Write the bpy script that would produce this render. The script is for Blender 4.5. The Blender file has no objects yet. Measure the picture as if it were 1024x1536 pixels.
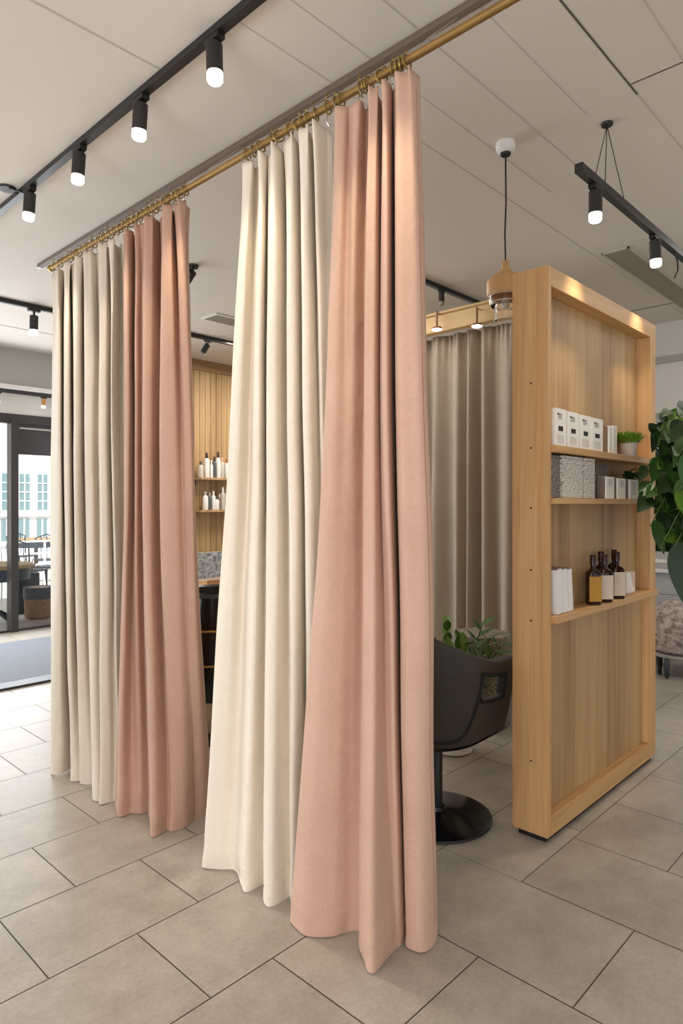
import bpy, bmesh, math, random
from mathutils import Vector, Matrix, noise
random.seed(7)
PI = math.pi
S = bpy.context.scene
C = S.collection

# ------------------------------------------------------------------ camera model (1024 x 1536 frame)
FPX, PX0, PY0, HC = 994.0, 512.0, 757.0, 1.5
YAW = math.radians(43.6)
FW = Vector((math.cos(YAW), math.sin(YAW), 0)); RT = Vector((math.sin(YAW), -math.cos(YAW), 0)); CP = Vector((0, 0, HC))
def ray(px, py): return FW + (px-PX0)/FPX*RT + Vector((0, 0, (PY0-py)/FPX))
def fl(px, py, z=0.0):
    d = ray(px, py); return CP + d*((z-HC)/d.z)
def onx(px, py, X):
    d = ray(px, py); return CP + d*(X/d.x)
def ony(px, py, Y):
    d = ray(px, py); return CP + d*(Y/d.y)
def atd(px, py, depth): return CP + ray(px, py)*depth

cd = bpy.data.cameras.new('camera'); cam = bpy.data.objects.new('camera', cd); C.objects.link(cam)
cam.location = CP; cam.rotation_euler = (PI/2, 0, YAW-PI/2)
cd.sensor_fit = 'HORIZONTAL'; cd.sensor_width = 36; cd.lens = 36*FPX/1024; cd.shift_y = -11/1024; cd.clip_start = .05
S.camera = cam
S.view_settings.view_transform = 'Standard'
S.view_settings.exposure = -0.12

CEIL = 3.3

# ------------------------------------------------------------------ materials
def lin(r, g, b):
    f = lambda c: ((c/255+.055)/1.055)**2.4 if c/255 > .04045 else c/255/12.92
    return (f(r), f(g), f(b), 1)
def newmat(name):
    m = bpy.data.materials.new(name); m.use_nodes = True
    nt = m.node_tree; b = nt.nodes['Principled BSDF']
    return m, nt, b
def simple(name, col, rough=.5, metal=0, noise_amt=.06, scale=8, bump=0, bscale=60, **kw):
    m, nt, b = newmat(name)
    N = nt.nodes.new; L = nt.links.new
    tc = N('ShaderNodeTexCoord')
    nz = N('ShaderNodeTexNoise'); nz.inputs['Scale'].default_value = scale; nz.inputs['Detail'].default_value = 5
    L(tc.outputs['Object'], nz.inputs['Vector'])
    mx = N('ShaderNodeMix'); mx.data_type = 'RGBA'
    c = col
    mx.inputs[6].default_value = (c[0]*(1-noise_amt), c[1]*(1-noise_amt), c[2]*(1-noise_amt), 1)
    mx.inputs[7].default_value = (min(1, c[0]*(1+noise_amt)), min(1, c[1]*(1+noise_amt)), min(1, c[2]*(1+noise_amt)), 1)
    L(nz.outputs['Fac'], mx.inputs[0]); L(mx.outputs[2], b.inputs['Base Color'])
    b.inputs['Roughness'].default_value = rough; b.inputs['Metallic'].default_value = metal
    if bump:
        n2 = N('ShaderNodeTexNoise'); n2.inputs['Scale'].default_value = bscale; n2.inputs['Detail'].default_value = 4
        L(tc.outputs['Object'], n2.inputs['Vector'])
        bp = N('ShaderNodeBump'); bp.inputs['Strength'].default_value = bump; bp.inputs['Distance'].default_value = .01
        L(n2.outputs['Fac'], bp.inputs['Height']); L(bp.outputs['Normal'], b.inputs['Normal'])
    for k, v in kw.items(): b.inputs[k].default_value = v
    return m
def wood(name, dark, mid, light, axis='Z', rough=.5, plank=0.0, scale=1.0):
    """grain stretched along `axis`; plank>0 shifts the tone in strips of that width"""
    m, nt, b = newmat(name); N = nt.nodes.new; L = nt.links.new
    tc = N('ShaderNodeTexCoord'); mp = N('ShaderNodeMapping')
    sc = {'X': (.35, 9, 9), 'Y': (9, .35, 9), 'Z': (9, 9, .35)}[axis]
    mp.inputs['Scale'].default_value = [s*scale for s in sc]
    L(tc.outputs['Object'], mp.inputs['Vector'])
    n1 = N('ShaderNodeTexNoise'); n1.inputs['Scale'].default_value = 1.6; n1.inputs['Detail'].default_value = 7; n1.inputs['Roughness'].default_value = .62
    n1.inputs['Distortion'].default_value = .7
    L(mp.outputs[0], n1.inputs['Vector'])
    n2 = N('ShaderNodeTexNoise'); n2.inputs['Scale'].default_value = 9; n2.inputs['Detail'].default_value = 4
    L(mp.outputs[0], n2.inputs['Vector'])
    ad = N('ShaderNodeMath'); ad.operation = 'MULTIPLY_ADD'; L(n2.outputs['Fac'], ad.inputs[0]); ad.inputs[1].default_value = .35
    L(n1.outputs['Fac'], ad.inputs[2])
    last = ad
    if plank:
        w = N('ShaderNodeTexWhiteNoise'); w.noise_dimensions = '1D'
        sp = N('ShaderNodeSeparateXYZ'); L(tc.outputs['Object'], sp.inputs[0])
        dv = N('ShaderNodeMath'); dv.operation = 'DIVIDE'; L(sp.outputs[0 if axis == 'Z' else 2], dv.inputs[0]); dv.inputs[1].default_value = plank
        fr = N('ShaderNodeMath'); fr.operation = 'FLOOR'; L(dv.outputs[0], fr.inputs[0]); L(fr.outputs[0], w.inputs['W'])
        a2 = N('ShaderNodeMath'); a2.operation = 'MULTIPLY_ADD'; L(w.outputs['Value'], a2.inputs[0]); a2.inputs[1].default_value = .26; L(ad.outputs[0], a2.inputs[2])
        last = N('ShaderNodeMath'); last.operation = 'SUBTRACT'; L(a2.outputs[0], last.inputs[0]); last.inputs[1].default_value = .13
    cr = N('ShaderNodeValToRGB'); L(last.outputs[0], cr.inputs[0])
    e = cr.color_ramp.elements; e[0].position = .36; e[0].color = dark; e[1].position = .98; e[1].color = light
    k = e.new(.66); k.color = mid
    L(cr.outputs[0], b.inputs['Base Color']); b.inputs['Roughness'].default_value = rough
    bp = N('ShaderNodeBump'); bp.inputs['Strength'].default_value = .12; bp.inputs['Distance'].default_value = .004
    L(last.outputs[0], bp.inputs['Height']); L(bp.outputs['Normal'], b.inputs['Normal'])
    return m
def fabric(name, c1, c2, sheen=.25, weave=330, slub=.22):
    m, nt, b = newmat(name); N = nt.nodes.new; L = nt.links.new
    tc = N('ShaderNodeTexCoord')
    mp = N('ShaderNodeMapping'); mp.inputs['Scale'].default_value = (1, 1, .12); L(tc.outputs['Object'], mp.inputs[0])
    n1 = N('ShaderNodeTexNoise'); n1.inputs['Scale'].default_value = weave; n1.inputs['Detail'].default_value = 3; L(mp.outputs[0], n1.inputs[0])
    mp2 = N('ShaderNodeMapping'); mp2.inputs['Scale'].default_value = (.12, .12, 1); L(tc.outputs['Object'], mp2.inputs[0])
    n2 = N('ShaderNodeTexNoise'); n2.inputs['Scale'].default_value = weave; n2.inputs['Detail'].default_value = 3; L(mp2.outputs[0], n2.inputs[0])
    n3 = N('ShaderNodeTexNoise'); n3.inputs['Scale'].default_value = 3.0; n3.inputs['Detail'].default_value = 6; L(tc.outputs['Object'], n3.inputs[0])
    a = N('ShaderNodeMath'); a.operation = 'ADD'; L(n1.outputs['Fac'], a.inputs[0]); L(n2.outputs['Fac'], a.inputs[1])
    h = N('ShaderNodeMath'); h.operation = 'MULTIPLY'; L(a.outputs[0], h.inputs[0]); h.inputs[1].default_value = .5
    mxf = N('ShaderNodeMath'); mxf.operation = 'MULTIPLY_ADD'; L(n3.outputs['Fac'], mxf.inputs[0]); mxf.inputs[1].default_value = .5; L(h.outputs[0], mxf.inputs[2])
    cr = N('ShaderNodeValToRGB'); L(mxf.outputs[0], cr.inputs[0])
    cr.color_ramp.elements[0].position = .45; cr.color_ramp.elements[0].color = c1
    cr.color_ramp.elements[1].position = 1.0; cr.color_ramp.elements[1].color = c2
    L(cr.outputs[0], b.inputs['Base Color']); b.inputs['Roughness'].default_value = .92
    b.inputs['Sheen Weight'].default_value = sheen; b.inputs['Sheen Roughness'].default_value = .4
    b.inputs['Specular IOR Level'].default_value = .15
    bp = N('ShaderNodeBump'); bp.inputs['Strength'].default_value = slub; bp.inputs['Distance'].default_value = .0025
    L(mxf.outputs[0], bp.inputs['Height'])
    mp3 = N('ShaderNodeMapping'); mp3.inputs['Scale'].default_value = (1, 1, .55); mp3.inputs['Rotation'].default_value = (.5, .3, 0); L(tc.outputs['Object'], mp3.inputs[0])
    n4 = N('ShaderNodeTexNoise'); n4.inputs['Scale'].default_value = 11; n4.inputs['Detail'].default_value = 3; n4.inputs['Distortion'].default_value = .8; L(mp3.outputs[0], n4.inputs[0])
    b2 = N('ShaderNodeBump'); b2.inputs['Strength'].default_value = .28; b2.inputs['Distance'].default_value = .02
    L(n4.outputs['Fac'], b2.inputs['Height']); L(bp.outputs['Normal'], b2.inputs['Normal']); L(b2.outputs['Normal'], b.inputs['Normal'])
    return m
def emit(name, col, strength):
    m, nt, b = newmat(name)
    b.inputs['Base Color'].default_value = col; b.inputs['Emission Color'].default_value = col; b.inputs['Emission Strength'].default_value = strength
    return m
def glassmat(name, tint=(1, 1, 1, 1), thin=False, rough=.0):
    m, nt, b = newmat(name)
    if thin:
        N = nt.nodes.new; L = nt.links.new
        t = N('ShaderNodeBsdfTransparent'); t.inputs[0].default_value = tint
        g = N('ShaderNodeBsdfGlossy'); g.inputs['Roughness'].default_value = .02
        lw = N('ShaderNodeLayerWeight'); lw.inputs[0].default_value = .18
        mx = N('ShaderNodeMixShader'); L(lw.outputs['Fresnel'], mx.inputs[0]); L(t.outputs[0], mx.inputs[1]); L(g.outputs[0], mx.inputs[2])
        L(mx.outputs[0], nt.nodes['Material Output'].inputs[0])
    else:
        b.inputs['Base Color'].default_value = tint; b.inputs['Transmission Weight'].default_value = 1; b.inputs['Roughness'].default_value = rough; b.inputs['IOR'].default_value = 1.45
    return m
def tilemat(name):
    m, nt, b = newmat(name); N = nt.nodes.new; L = nt.links.new
    tc = N('ShaderNodeTexCoord')
    n1 = N('ShaderNodeTexNoise'); n1.inputs['Scale'].default_value = 5; n1.inputs['Detail'].default_value = 9; n1.inputs['Roughness'].default_value = .68; L(tc.outputs['Object'], n1.inputs[0])
    n2 = N('ShaderNodeTexNoise'); n2.inputs['Scale'].default_value = 70; n2.inputs['Detail'].default_value = 4; L(tc.outputs['Object'], n2.inputs[0])
    a = N('ShaderNodeMath'); a.operation = 'MULTIPLY_ADD'; L(n2.outputs['Fac'], a.inputs[0]); a.inputs[1].default_value = .4; L(n1.outputs['Fac'], a.inputs[2])
    at = N('ShaderNodeAttribute'); at.attribute_name = 'tint'
    a2 = N('ShaderNodeMath'); a2.operation = 'MULTIPLY_ADD'; L(at.outputs['Fac'], a2.inputs[0]); a2.inputs[1].default_value = .16; L(a.outputs[0], a2.inputs[2])
    cr = N('ShaderNodeValToRGB'); L(a2.outputs[0], cr.inputs[0])
    cr.color_ramp.elements[0].position = .42; cr.color_ramp.elements[0].color = lin(144, 136, 125)
    cr.color_ramp.elements[1].position = 1.15; cr.color_ramp.elements[1].color = lin(182, 174, 163)
    L(cr.outputs[0], b.inputs['Base Color'])
    r = N('ShaderNodeMapRange'); L(n1.outputs['Fac'], r.inputs[0]); r.inputs[3].default_value = .30; r.inputs[4].default_value = .52; L(r.outputs[0], b.inputs['Roughness'])
    bp = N('ShaderNodeBump'); bp.inputs['Strength'].default_value = .08; bp.inputs['Distance'].default_value = .004; L(a.outputs[0], bp.inputs['Height']); L(bp.outputs[0], b.inputs['Normal'])
    return m

M = {}
M['tile'] = tilemat('floor_tile')
M['grout'] = simple('grout', lin(98, 92, 84), .9)
M['ceiling'] = simple('ceiling_paint', lin(213, 205, 196), .9, noise_amt=.015, scale=2)
M['joint'] = simple('ceiling_joint', lin(188, 179, 170), .9)
M['jointdark'] = simple('ceiling_joint_dark', lin(92, 85, 80), .9)
M['wall'] = simple('white_wall', lin(222, 220, 216), .85, noise_amt=.02, scale=3)
M['greywall'] = simple('grey_panelling', lin(176, 178, 180), .7, noise_amt=.05, scale=4)
M['greybeam'] = simple('grey_paint', lin(176, 174, 168), .8, noise_amt=.03)
M['black'] = simple('black_metal', lin(30, 29, 29), .42, 0, noise_amt=.1)
M['blacksoft'] = simple('black_powder_coat', lin(38, 36, 34), .55)
M['frame'] = simple('dark_aluminium', lin(58, 56, 57), .45, .2)
M['brass'] = simple('aged_brass', lin(158, 124, 74), .5, .75, noise_amt=.22, scale=14)
M['ring'] = simple('ring_brass', lin(150, 130, 72), .4, .85, noise_amt=.2, scale=30)
M['steel'] = simple('wire_steel', lin(190, 188, 184), .28, .95)
M['rail'] = simple('rail_paint', lin(112, 98, 88), .6, noise_amt=.08)
M['oak'] = wood('oak', lin(168, 124, 78), lin(202, 158, 106), lin(220, 180, 130), 'Z')
M['oakx'] = wood('oak_horizontal', lin(166, 122, 76), lin(200, 156, 104), lin(218, 178, 128), 'X')
M['oakpanel'] = wood('oak_veneer_shaded', lin(146, 112, 72), lin(178, 142, 97), lin(198, 164, 118), 'Z', plank=.19)  # darker than the frame oak: the weaker light on the panels is in the colour
M['slat'] = wood('slat_wood', lin(146, 116, 78), lin(180, 148, 104), lin(200, 170, 126), 'Z', plank=.083)
M['slattrim'] = wood('slat_trim', lin(120, 92, 58), lin(150, 116, 76), lin(168, 134, 90), 'X')
M['beamwood'] = wood('beam_wood', lin(170, 136, 90), lin(198, 164, 114), lin(214, 182, 132), 'Y')
M['cream'] = fabric('cream_linen', lin(226, 213, 194), lin(239, 229, 213), .12)
M['cream2'] = fabric('oat_linen', lin(208, 195, 178), lin(222, 211, 195), .12)
M['blush'] = fabric('blush_linen', lin(193, 155, 133), lin(208, 173, 152), .12)
M['rose'] = fabric('rose_linen', lin(178, 140, 119), lin(194, 157, 136), .12)
M['taupe'] = fabric('taupe_linen', lin(150, 138, 122), lin(172, 160, 144), .2)
M['seam'] = simple('seam_thread', lin(160, 116, 96), .9)
M['leather'] = simple('charcoal_leather', lin(52, 46, 42), .5, bump=.15, bscale=180, noise_amt=.12)
M['leatherin'] = simple('charcoal_seat', lin(44, 40, 37), .5)
M['piping'] = simple('black_piping', lin(9, 8, 8), .75)
M['gloss'] = simple('black_vinyl', lin(16, 16, 18), .16)
M['chrome'] = simple('chrome', lin(210, 210, 208), .12, 1)
M['gold'] = simple('gold_trim', lin(190, 140, 84), .3, .8)
M['beige'] = simple('beige_laminate', lin(192, 170, 140), .35)
M['white'] = simple('white_plastic', lin(236, 234, 230), .45)
M['paper'] = simple('white_card', lin(240, 237, 230), .6, noise_amt=.03)
M['print'] = simple('grey_print', lin(116, 112, 108), .8, noise_amt=.3, scale=90)
M['printblack'] = simple('black_print', lin(42, 40, 40), .8, noise_amt=.3, scale=90)
M['bookbrown'] = simple('brown_card', lin(142, 112, 84), .7)
M['greycard'] = simple('mauve_card', lin(128, 112, 104), .7)
M['pot'] = simple('pale_pot', lin(230, 219, 209), .7)
M['soil'] = simple('soil', lin(52, 40, 30), .95, noise_amt=.3, scale=40)
M['leaf'] = simple('leaf_green', lin(52, 88, 32), .48, noise_amt=.35, scale=9)
M['leafdark'] = simple('leaf_dark', lin(32, 54, 25), .45, noise_amt=.35, scale=9)
M['leaflight'] = simple('leaf_light', lin(84, 120, 38), .48, noise_amt=.25, scale=9)
M['grass'] = simple('sprig_green', lin(104, 146, 40), .5, noise_amt=.4, scale=40)
M['hedge'] = simple('hedge_green', lin(66, 96, 48), .7, noise_amt=.5, scale=14)
M['bottle'] = simple('amber_glass', lin(40, 16, 12), .08, noise_amt=.2)
M['cap'] = simple('bottle_cap', lin(48, 16, 16), .3)
M['goldlabel'] = simple('gold_label', lin(170, 124, 34), .45, noise_amt=.25, scale=60)
M['labelcream'] = simple('cream_label', lin(204, 188, 168), .6)
M['pinkbox'] = simple('pink_card', lin(222, 186, 168), .6)
M['lens'] = emit('lamp_lens', (1, .86, .66, 1), 14)
M['lensdim'] = emit('lamp_lens_far', (1, .93, .82, 1), 8)
M['glass'] = glassmat('clear_glass', (1, 1, 1, 1), thin=True)
M['pane'] = glassmat('window_glass', (.97, .985, 1, 1), thin=True)
M['mat'] = simple('blue_grey_mat', lin(116, 121, 130), .9, noise_amt=.08, scale=20)
M['terrace'] = simple('terrace_stone', lin(205, 200, 190), .8)
M['facade'] = simple('white_stucco', lin(240, 240, 240), .9, noise_amt=.01)
M['windowdark'] = simple('facade_glass', lin(120, 142, 146), .3)

M['tabletop'] = simple('rustic_wood', lin(160, 130, 92), .7, noise_amt=.3, scale=25)
M['planter'] = simple('anthracite', lin(52, 60, 68), .6)
M['smoke'] = simple('smoky_plastic', lin(86, 92, 92), .25); M['clearish'] = simple('frosted_plastic', lin(198, 192, 182), .3)
M['blackhole'] = simple('dowel_dark', lin(46, 30, 18), .8)
M['shaft'] = simple('vent_grey', lin(150, 140, 128), .7)

def speckle(name, base, dark, scale=(40, 40, 110), thr=(.42, .58)):
    m, nt, b = newmat(name); N = nt.nodes.new; L = nt.links.new
    tc = N('ShaderNodeTexCoord'); mp = N('ShaderNodeMapping'); mp.inputs['Scale'].default_value = scale; L(tc.outputs['Object'], mp.inputs[0])
    n = N('ShaderNodeTexNoise'); n.inputs['Scale'].default_value = 1.6; n.inputs['Detail'].default_value = 6; n.inputs['Roughness'].default_value = .75; L(mp.outputs[0], n.inputs[0])
    cr = N('ShaderNodeValToRGB'); L(n.outputs['Fac'], cr.inputs[0])
    cr.color_ramp.elements[0].position = thr[0]; cr.color_ramp.elements[0].color = dark
    cr.color_ramp.elements[1].position = thr[1]; cr.color_ramp.elements[1].color = base
    L(cr.outputs[0], b.inputs['Base Color']); b.inputs['Roughness'].default_value = .85
    bp = N('ShaderNodeBump'); bp.inputs['Strength'].default_value = .8; bp.inputs['Distance'].default_value = .004; L(n.outputs['Fac'], bp.inputs['Height']); L(bp.outputs[0], b.inputs['Normal'])
    return m
M['wicker'] = speckle('wicker', lin(176, 140, 98), lin(84, 58, 38), scale=(26, 26, 40), thr=(.36, .62))
M['textlines'] = speckle('text_lines', lin(236, 232, 224), lin(120, 112, 104), scale=(120, 10, 260), thr=(.36, .52))
M['woven'] = speckle('speckled_weave', lin(222, 216, 206), lin(62, 56, 50), thr=(.36, .54))
M['wovendark'] = speckle('speckled_weave_dark', lin(168, 158, 146), lin(52, 46, 40), thr=(.40, .62))
M['floral'] = speckle('mottled_fabric', lin(206, 196, 188), lin(120, 104, 98), scale=(12, 12, 14), thr=(.38, .62))
M['photo'] = speckle('grey_print_picture', lin(196, 202, 208), lin(48, 54, 62), scale=(10, 10, 16), thr=(.36, .66))

# ------------------------------------------------------------------ geometry helpers
class MB:
    def __init__(s): s.bm = bmesh.new()
    def box(s, x0, x1, y0, y1, z0, z1, bev=0, mat=None):
        vs = [s.bm.verts.new(p) for p in ((x0,y0,z0),(x1,y0,z0),(x1,y1,z0),(x0,y1,z0),(x0,y0,z1),(x1,y0,z1),(x1,y1,z1),(x0,y1,z1))]
        fs = [s.bm.faces.new([vs[i] for i in f]) for f in ((3,2,1,0),(4,5,6,7),(0,1,5,4),(1,2,6,5),(2,3,7,6),(3,0,4,7))]
        if mat:
            for v in vs: v.co = mat @ v.co
        if bev:
            es = list({e for f in fs for e in f.edges})
            bmesh.ops.bevel(s.bm, geom=es, offset=bev, segments=2, affect='EDGES', profile=.7)
        return s
    def tube(s, pts, r, n=8, cap=True, closed=False):
        pts = [Vector(p) for p in pts]
        rs = r if isinstance(r, (list, tuple)) else [r]*len(pts)
        rings = []; up = None; m = len(pts)
        for i, p in enumerate(pts):
            if closed: t = pts[(i+1) % m]-pts[i-1]
            else: t = pts[min(i+1, m-1)]-pts[max(i-1, 0)]
            if t.length < 1e-9: t = Vector((0, 0, 1))
            t.normalize()
            if up is None:
                up = Vector((0, 0, 1)) if abs(t.z) < .9 else Vector((1, 0, 0))
            a = t.cross(up)
            if a.length < 1e-6: a = t.cross(Vector((0, 1, 0)))
            a.normalize(); b = t.cross(a); up = -b if b.dot(up) < 0 else b
            up = a.cross(t)
            rings.append([s.bm.verts.new(p + rs[i]*(math.cos(k*2*PI/n)*a + math.sin(k*2*PI/n)*up)) for k in range(n)])
        for i in range(m if closed else m-1):
            A, B = rings[i], rings[(i+1) % m]
            for k in range(n): s.bm.faces.new((A[k], A[(k+1) % n], B[(k+1) % n], B[k]))
        if cap and not closed:
            s.bm.faces.new(rings[0][::-1]); s.bm.faces.new(rings[-1])
        return s
    def lathe(s, prof, n=32, c=(0, 0, 0), mat=None):
        rings = []
        for r, z in prof:
            if r < 1e-5:
                v = s.bm.verts.new((c[0], c[1], c[2]+z)); rings.append([v])
            else: rings.append([s.bm.verts.new((c[0]+r*math.cos(k*2*PI/n), c[1]+r*math.sin(k*2*PI/n), c[2]+z)) for k in range(n)])
        for A, B in zip(rings, rings[1:]):
            if len(A) == 1 and len(B) == 1: continue
            for k in range(n):
                if len(A) == 1: s.bm.faces.new((A[0], B[(k+1) % n], B[k]))
                elif len(B) == 1: s.bm.faces.new((A[k], A[(k+1) % n], B[0]))
                else: s.bm.faces.new((A[k], A[(k+1) % n], B[(k+1) % n], B[k]))
        if mat:
            for R in rings:
                for v in R: v.co = mat @ v.co
        return s
    def grid(s, rows):
        vv = [[s.bm.verts.new(p) for p in r] for r in rows]
        for A, B in zip(vv, vv[1:]):
            for i in range(len(A)-1): s.bm.faces.new((A[i], A[i+1], B[i+1], B[i]))
        return vv
    def poly(s, pts): s.bm.faces.new([s.bm.verts.new(p) for p in pts]); return s
    def leaf(s, base, d, L, W, droop=.25, fold=.18, nrm=None, n=6):
        """a pointed leaf of n rows along direction d"""
        d = Vector(d).normalized(); base = Vector(base)
        side = d.cross(Vector(nrm) if nrm else Vector((0, 0, 1)))
        if side.length < 1e-4: side = Vector((1, 0, 0))
        side.normalize(); up = side.cross(d).normalized()
        rows = []
        for i in range(n+1):
            t = i/n
            w = W*.5*math.sin(PI*min(1, t*.96+.04))**.75*(1.25-.6*t)
            if i == n: w = .0006
            c = base + d*L*t - Vector((0, 0, 1))*droop*L*t*t
            rows.append([c - side*w + up*fold*w, c - side*w*.5 + up*fold*w*.3, c, c + side*w*.5 + up*fold*w*.3, c + side*w + up*fold*w])
        s.grid(rows); return s
    def build(s, name, mat, parent=None, smooth=True, loc=None, rotz=0, sharp=40):
        bmesh.ops.recalc_face_normals(s.bm, faces=s.bm.faces)
        me = bpy.data.meshes.new(name); s.bm.to_mesh(me); s.bm.free()
        for mm in (mat if isinstance(mat, (list, tuple)) else [mat]): me.materials.append(mm)
        if smooth:
            me.polygons.foreach_set('use_smooth', [True]*len(me.polygons))
            me.set_sharp_from_angle(angle=math.radians(sharp))
        o = bpy.data.objects.new(name, me); C.objects.link(o)
        if parent: o.parent = parent
        if loc is not None: o.location = loc
        o.rotation_euler.z = rotz
        return o
def tag(o, label, cat, group=None, kind=None):
    o['label'] = label; o['category'] = cat
    if group: o['group'] = group
    if kind: o['kind'] = kind
    return o
def thing(name, label, cat, loc=(0, 0, 0), rotz=0, group=None):
    o = bpy.data.objects.new(name, None); C.objects.link(o); o.empty_display_size = .1
    o.location = loc; o.rotation_euler = (0, 0, rotz)
    return tag(o, label, cat, group)
def struct(name, mb, mat, label=None, smooth=False, **k):
    o = mb.build(name, mat, smooth=smooth, **k); o['kind'] = 'structure'
    if label: o['label'] = label
    return o
def dup(src, loc, rotz=None, label=None, group=None, rot=None):
    r = src.copy(); C.objects.link(r); r.location = loc
    if rotz is not None: r.rotation_euler = (0, 0, rotz)
    if rot is not None: r.rotation_euler = rot
    if label: r['label'] = label
    if group: r['group'] = group
    for ch in list(src.children):
        c = ch.copy(); C.objects.link(c); c.parent = r
        for g in list(ch.children):
            d = g.copy(); C.objects.link(d); d.parent = c
    return r
ORD = ['first','second','third','fourth','fifth','sixth','seventh','eighth','ninth','tenth','eleventh','twelfth','thirteenth','fourteenth','fifteenth','sixteenth']
def B(*a, **k): return MB().box(*a, **k)
def sm(o, lv=1):
    md = o.modifiers.new('subsurf', 'SUBSURF'); md.levels = lv; md.render_levels = lv; return o
def sol(o, t, off=0):
    md = o.modifiers.new('solidify', 'SOLIDIFY'); md.thickness = t; md.offset = off; return o

# ================================================================== SETTING
# --- floor: tiles with open joints over a grout bed
def build_floor():
    bm = bmesh.new(); lay = bm.faces.layers.float.new('tint')
    g = .0022
    def tile(x0, x1, y0, y1):
        if x1-x0 < .02 or y1-y0 < .02: return
        vs = [bm.verts.new(p) for p in ((x0+g, y0+g, 0), (x1-g, y0+g, 0), (x1-g, y1-g, 0), (x0+g, y1-g, 0))]
        f = bm.faces.new(vs); f[lay] = random.uniform(-.5, .5)
    X0, X1, W = -5.0, 6.95, .56
    def row(y0, y1, ph, xa, xb):
        k = math.floor((xa-ph)/W); x = ph+k*W
        while x < xb:
            a, b = max(xa, x), min(xb, x+W)
            tile(a, b, y0, y1); x += W
    ys = [1.677, 2.116, 2.55, 2.978, 3.385]
    while ys[-1] < 8.6: ys.append(ys[-1]+.425)
    ph = [1.185, .88, 1.165, .915]
    for i in range(len(ys)-1):
        row(ys[i], ys[i+1], ph[i] if i < 4 else ([1.185, .9][i % 2]), X0, X1)
    row(1.30, 1.677, 2.4, 2.4, X1)
    # columns on the camera side
    xs = [X0]
    fixed = [-.5, 0.0, .5, 1.0, 1.43, 1.905, 2.402, 2.88, 3.358]
    x = -.5
    while x > X0: x -= .5; fixed.insert(0, x)
    while fixed[-1] < X1: fixed.append(fixed[-1]+.48)
    yj = {1.43: 1.187, 1.905: .863, 2.402: .42, 2.88: .904, 3.358: .45}
    for i in range(len(fixed)-1):
        a, b = max(X0, fixed[i]), min(X1, fixed[i+1])
        top = 1.30 if a > 2.39 else 1.677
        y = top; first = yj.get(fixed[i], 1.1 if i % 2 else .8)
        tile(a, b, first, top); y = first
        while y > -4: tile(a, b, y-.86, y); y -= .86
    # grout bed
    vs = [bm.verts.new(p) for p in ((X0, -5, -.003), (X1, -5, -.003), (X1, 8.7, -.003), (X0, 8.7, -.003))]
    f = bm.faces.new(vs); f.material_index = 1
    me = bpy.data.meshes.new('floor'); bm.to_mesh(me); bm.free()
    me.materials.append(M['tile']); me.materials.append(M['grout'])
    o = bpy.data.objects.new('floor', me); C.objects.link(o); o['kind'] = 'structure'
build_floor()
# --- ceiling
struct('ceiling', B(-5, 6.95, -5, 8.0, CEIL, CEIL+.12), M['ceiling'])
tn = [0]
def trim(mb, mat, **k):
    tn[0] += 1; return struct('trim_%d' % tn[0], mb, mat, **k)
def joint(a, b, w=.006, mat='joint'):
    (x0, y0), (x1, y1) = a, b
    if abs(x1-x0) > abs(y1-y0): trim(B(min(x0,x1), max(x0,x1), y0-w/2, y0+w/2, CEIL-.0015, CEIL+.01), M[mat])
    else: trim(B(x0-w/2, x0+w/2, min(y0,y1), max(y0,y1), CEIL-.0015, CEIL+.01), M[mat])
joint((-2, 2.433), (1.47, 2.433), .010)
joint((1.5, 1.065), (3.0, 1.065), .008, 'jointdark'); joint((3.0, 1.065), (6.9, 1.065), .005)
joint((2.908, 1.061), (2.908, -1), .007, 'jointdark')
joint((1.5, 1.522), (3.45, 1.522), .0055)
joint((1.5, 1.98), (6.9, 1.98), .003); joint((1.5, 1.29), (3.0, 1.29), .003); joint((1.5, .85), (6.9, .85), .003)
joint((1.5, 1.76), (3.6, 1.76), .003)
joint((6.32, 1.2), (6.32, 3.4), .018, 'jointdark')
joint((-1, 7.045), (3.5, 7.045), .012, 'jointdark')
# recessed ceiling channel on the right
o = trim(B(4.74, 6.9, 1.74, 1.92, CEIL-.006, CEIL+.02), M['shaft'])
o2 = B(4.72, 6.9, 1.735, 1.745, CEIL-.012, CEIL+.01).box(4.72, 4.735, 1.735, 1.925, CEIL-.012, CEIL+.01).box(4.72, 6.9, 1.918, 1.928, CEIL-.012, CEIL+.01)
trim(o2, M['joint'])
# --- right wall (faces -X) with a window on the garden
WX = 6.95
wy0, wy1, wz0, wz1 = .5, 3.0, .98, 2.38
mb = B(WX, WX+.2, -5, wy0, 0, CEIL).box(WX, WX+.2, wy1, 7.2, 0, CEIL).box(WX, WX+.2, wy0, wy1, wz1, CEIL).box(WX, WX+.2, wy0, wy1, 0, wz0)
struct('wall_right', mb, M['wall'])
trim(B(WX-.035, WX, -2, 6.9, 2.90, 2.96), M['greybeam'])                     # picture rail
mb = B(WX-.03, WX+.0, -2, 6.9, .02, .20)
for k in range(3): mb.box(WX-.03, WX, -2, 6.9, .21+k*.205, .21+k*.205+.2)
trim(mb, M['greywall'])                                                      # lower panelling
trim(B(WX-.07, WX, -2, 6.9, .832, .87, bev=.006), M['white'])
wf = B(WX-.02, WX+.06, wy0-.02, wy0+.06, wz0, wz1).box(WX-.02, WX+.06, wy1-.06, wy1+.02, wz0, wz1).box(WX-.02, WX+.06, wy0, wy1, wz1-.06, wz1+.03).box(WX-.02, WX+.06, wy0, wy1, wz0-.03, wz0+.05).box(WX, WX+.05, 1.45, 1.5, wz0, wz1)
w1 = struct('window_1', wf, M['greybeam'])
p = B(WX+.02, WX+.026, wy0+.05, wy1-.05, wz0+.04, wz1-.05).build('pane', M['pane'], w1, smooth=False)
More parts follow.
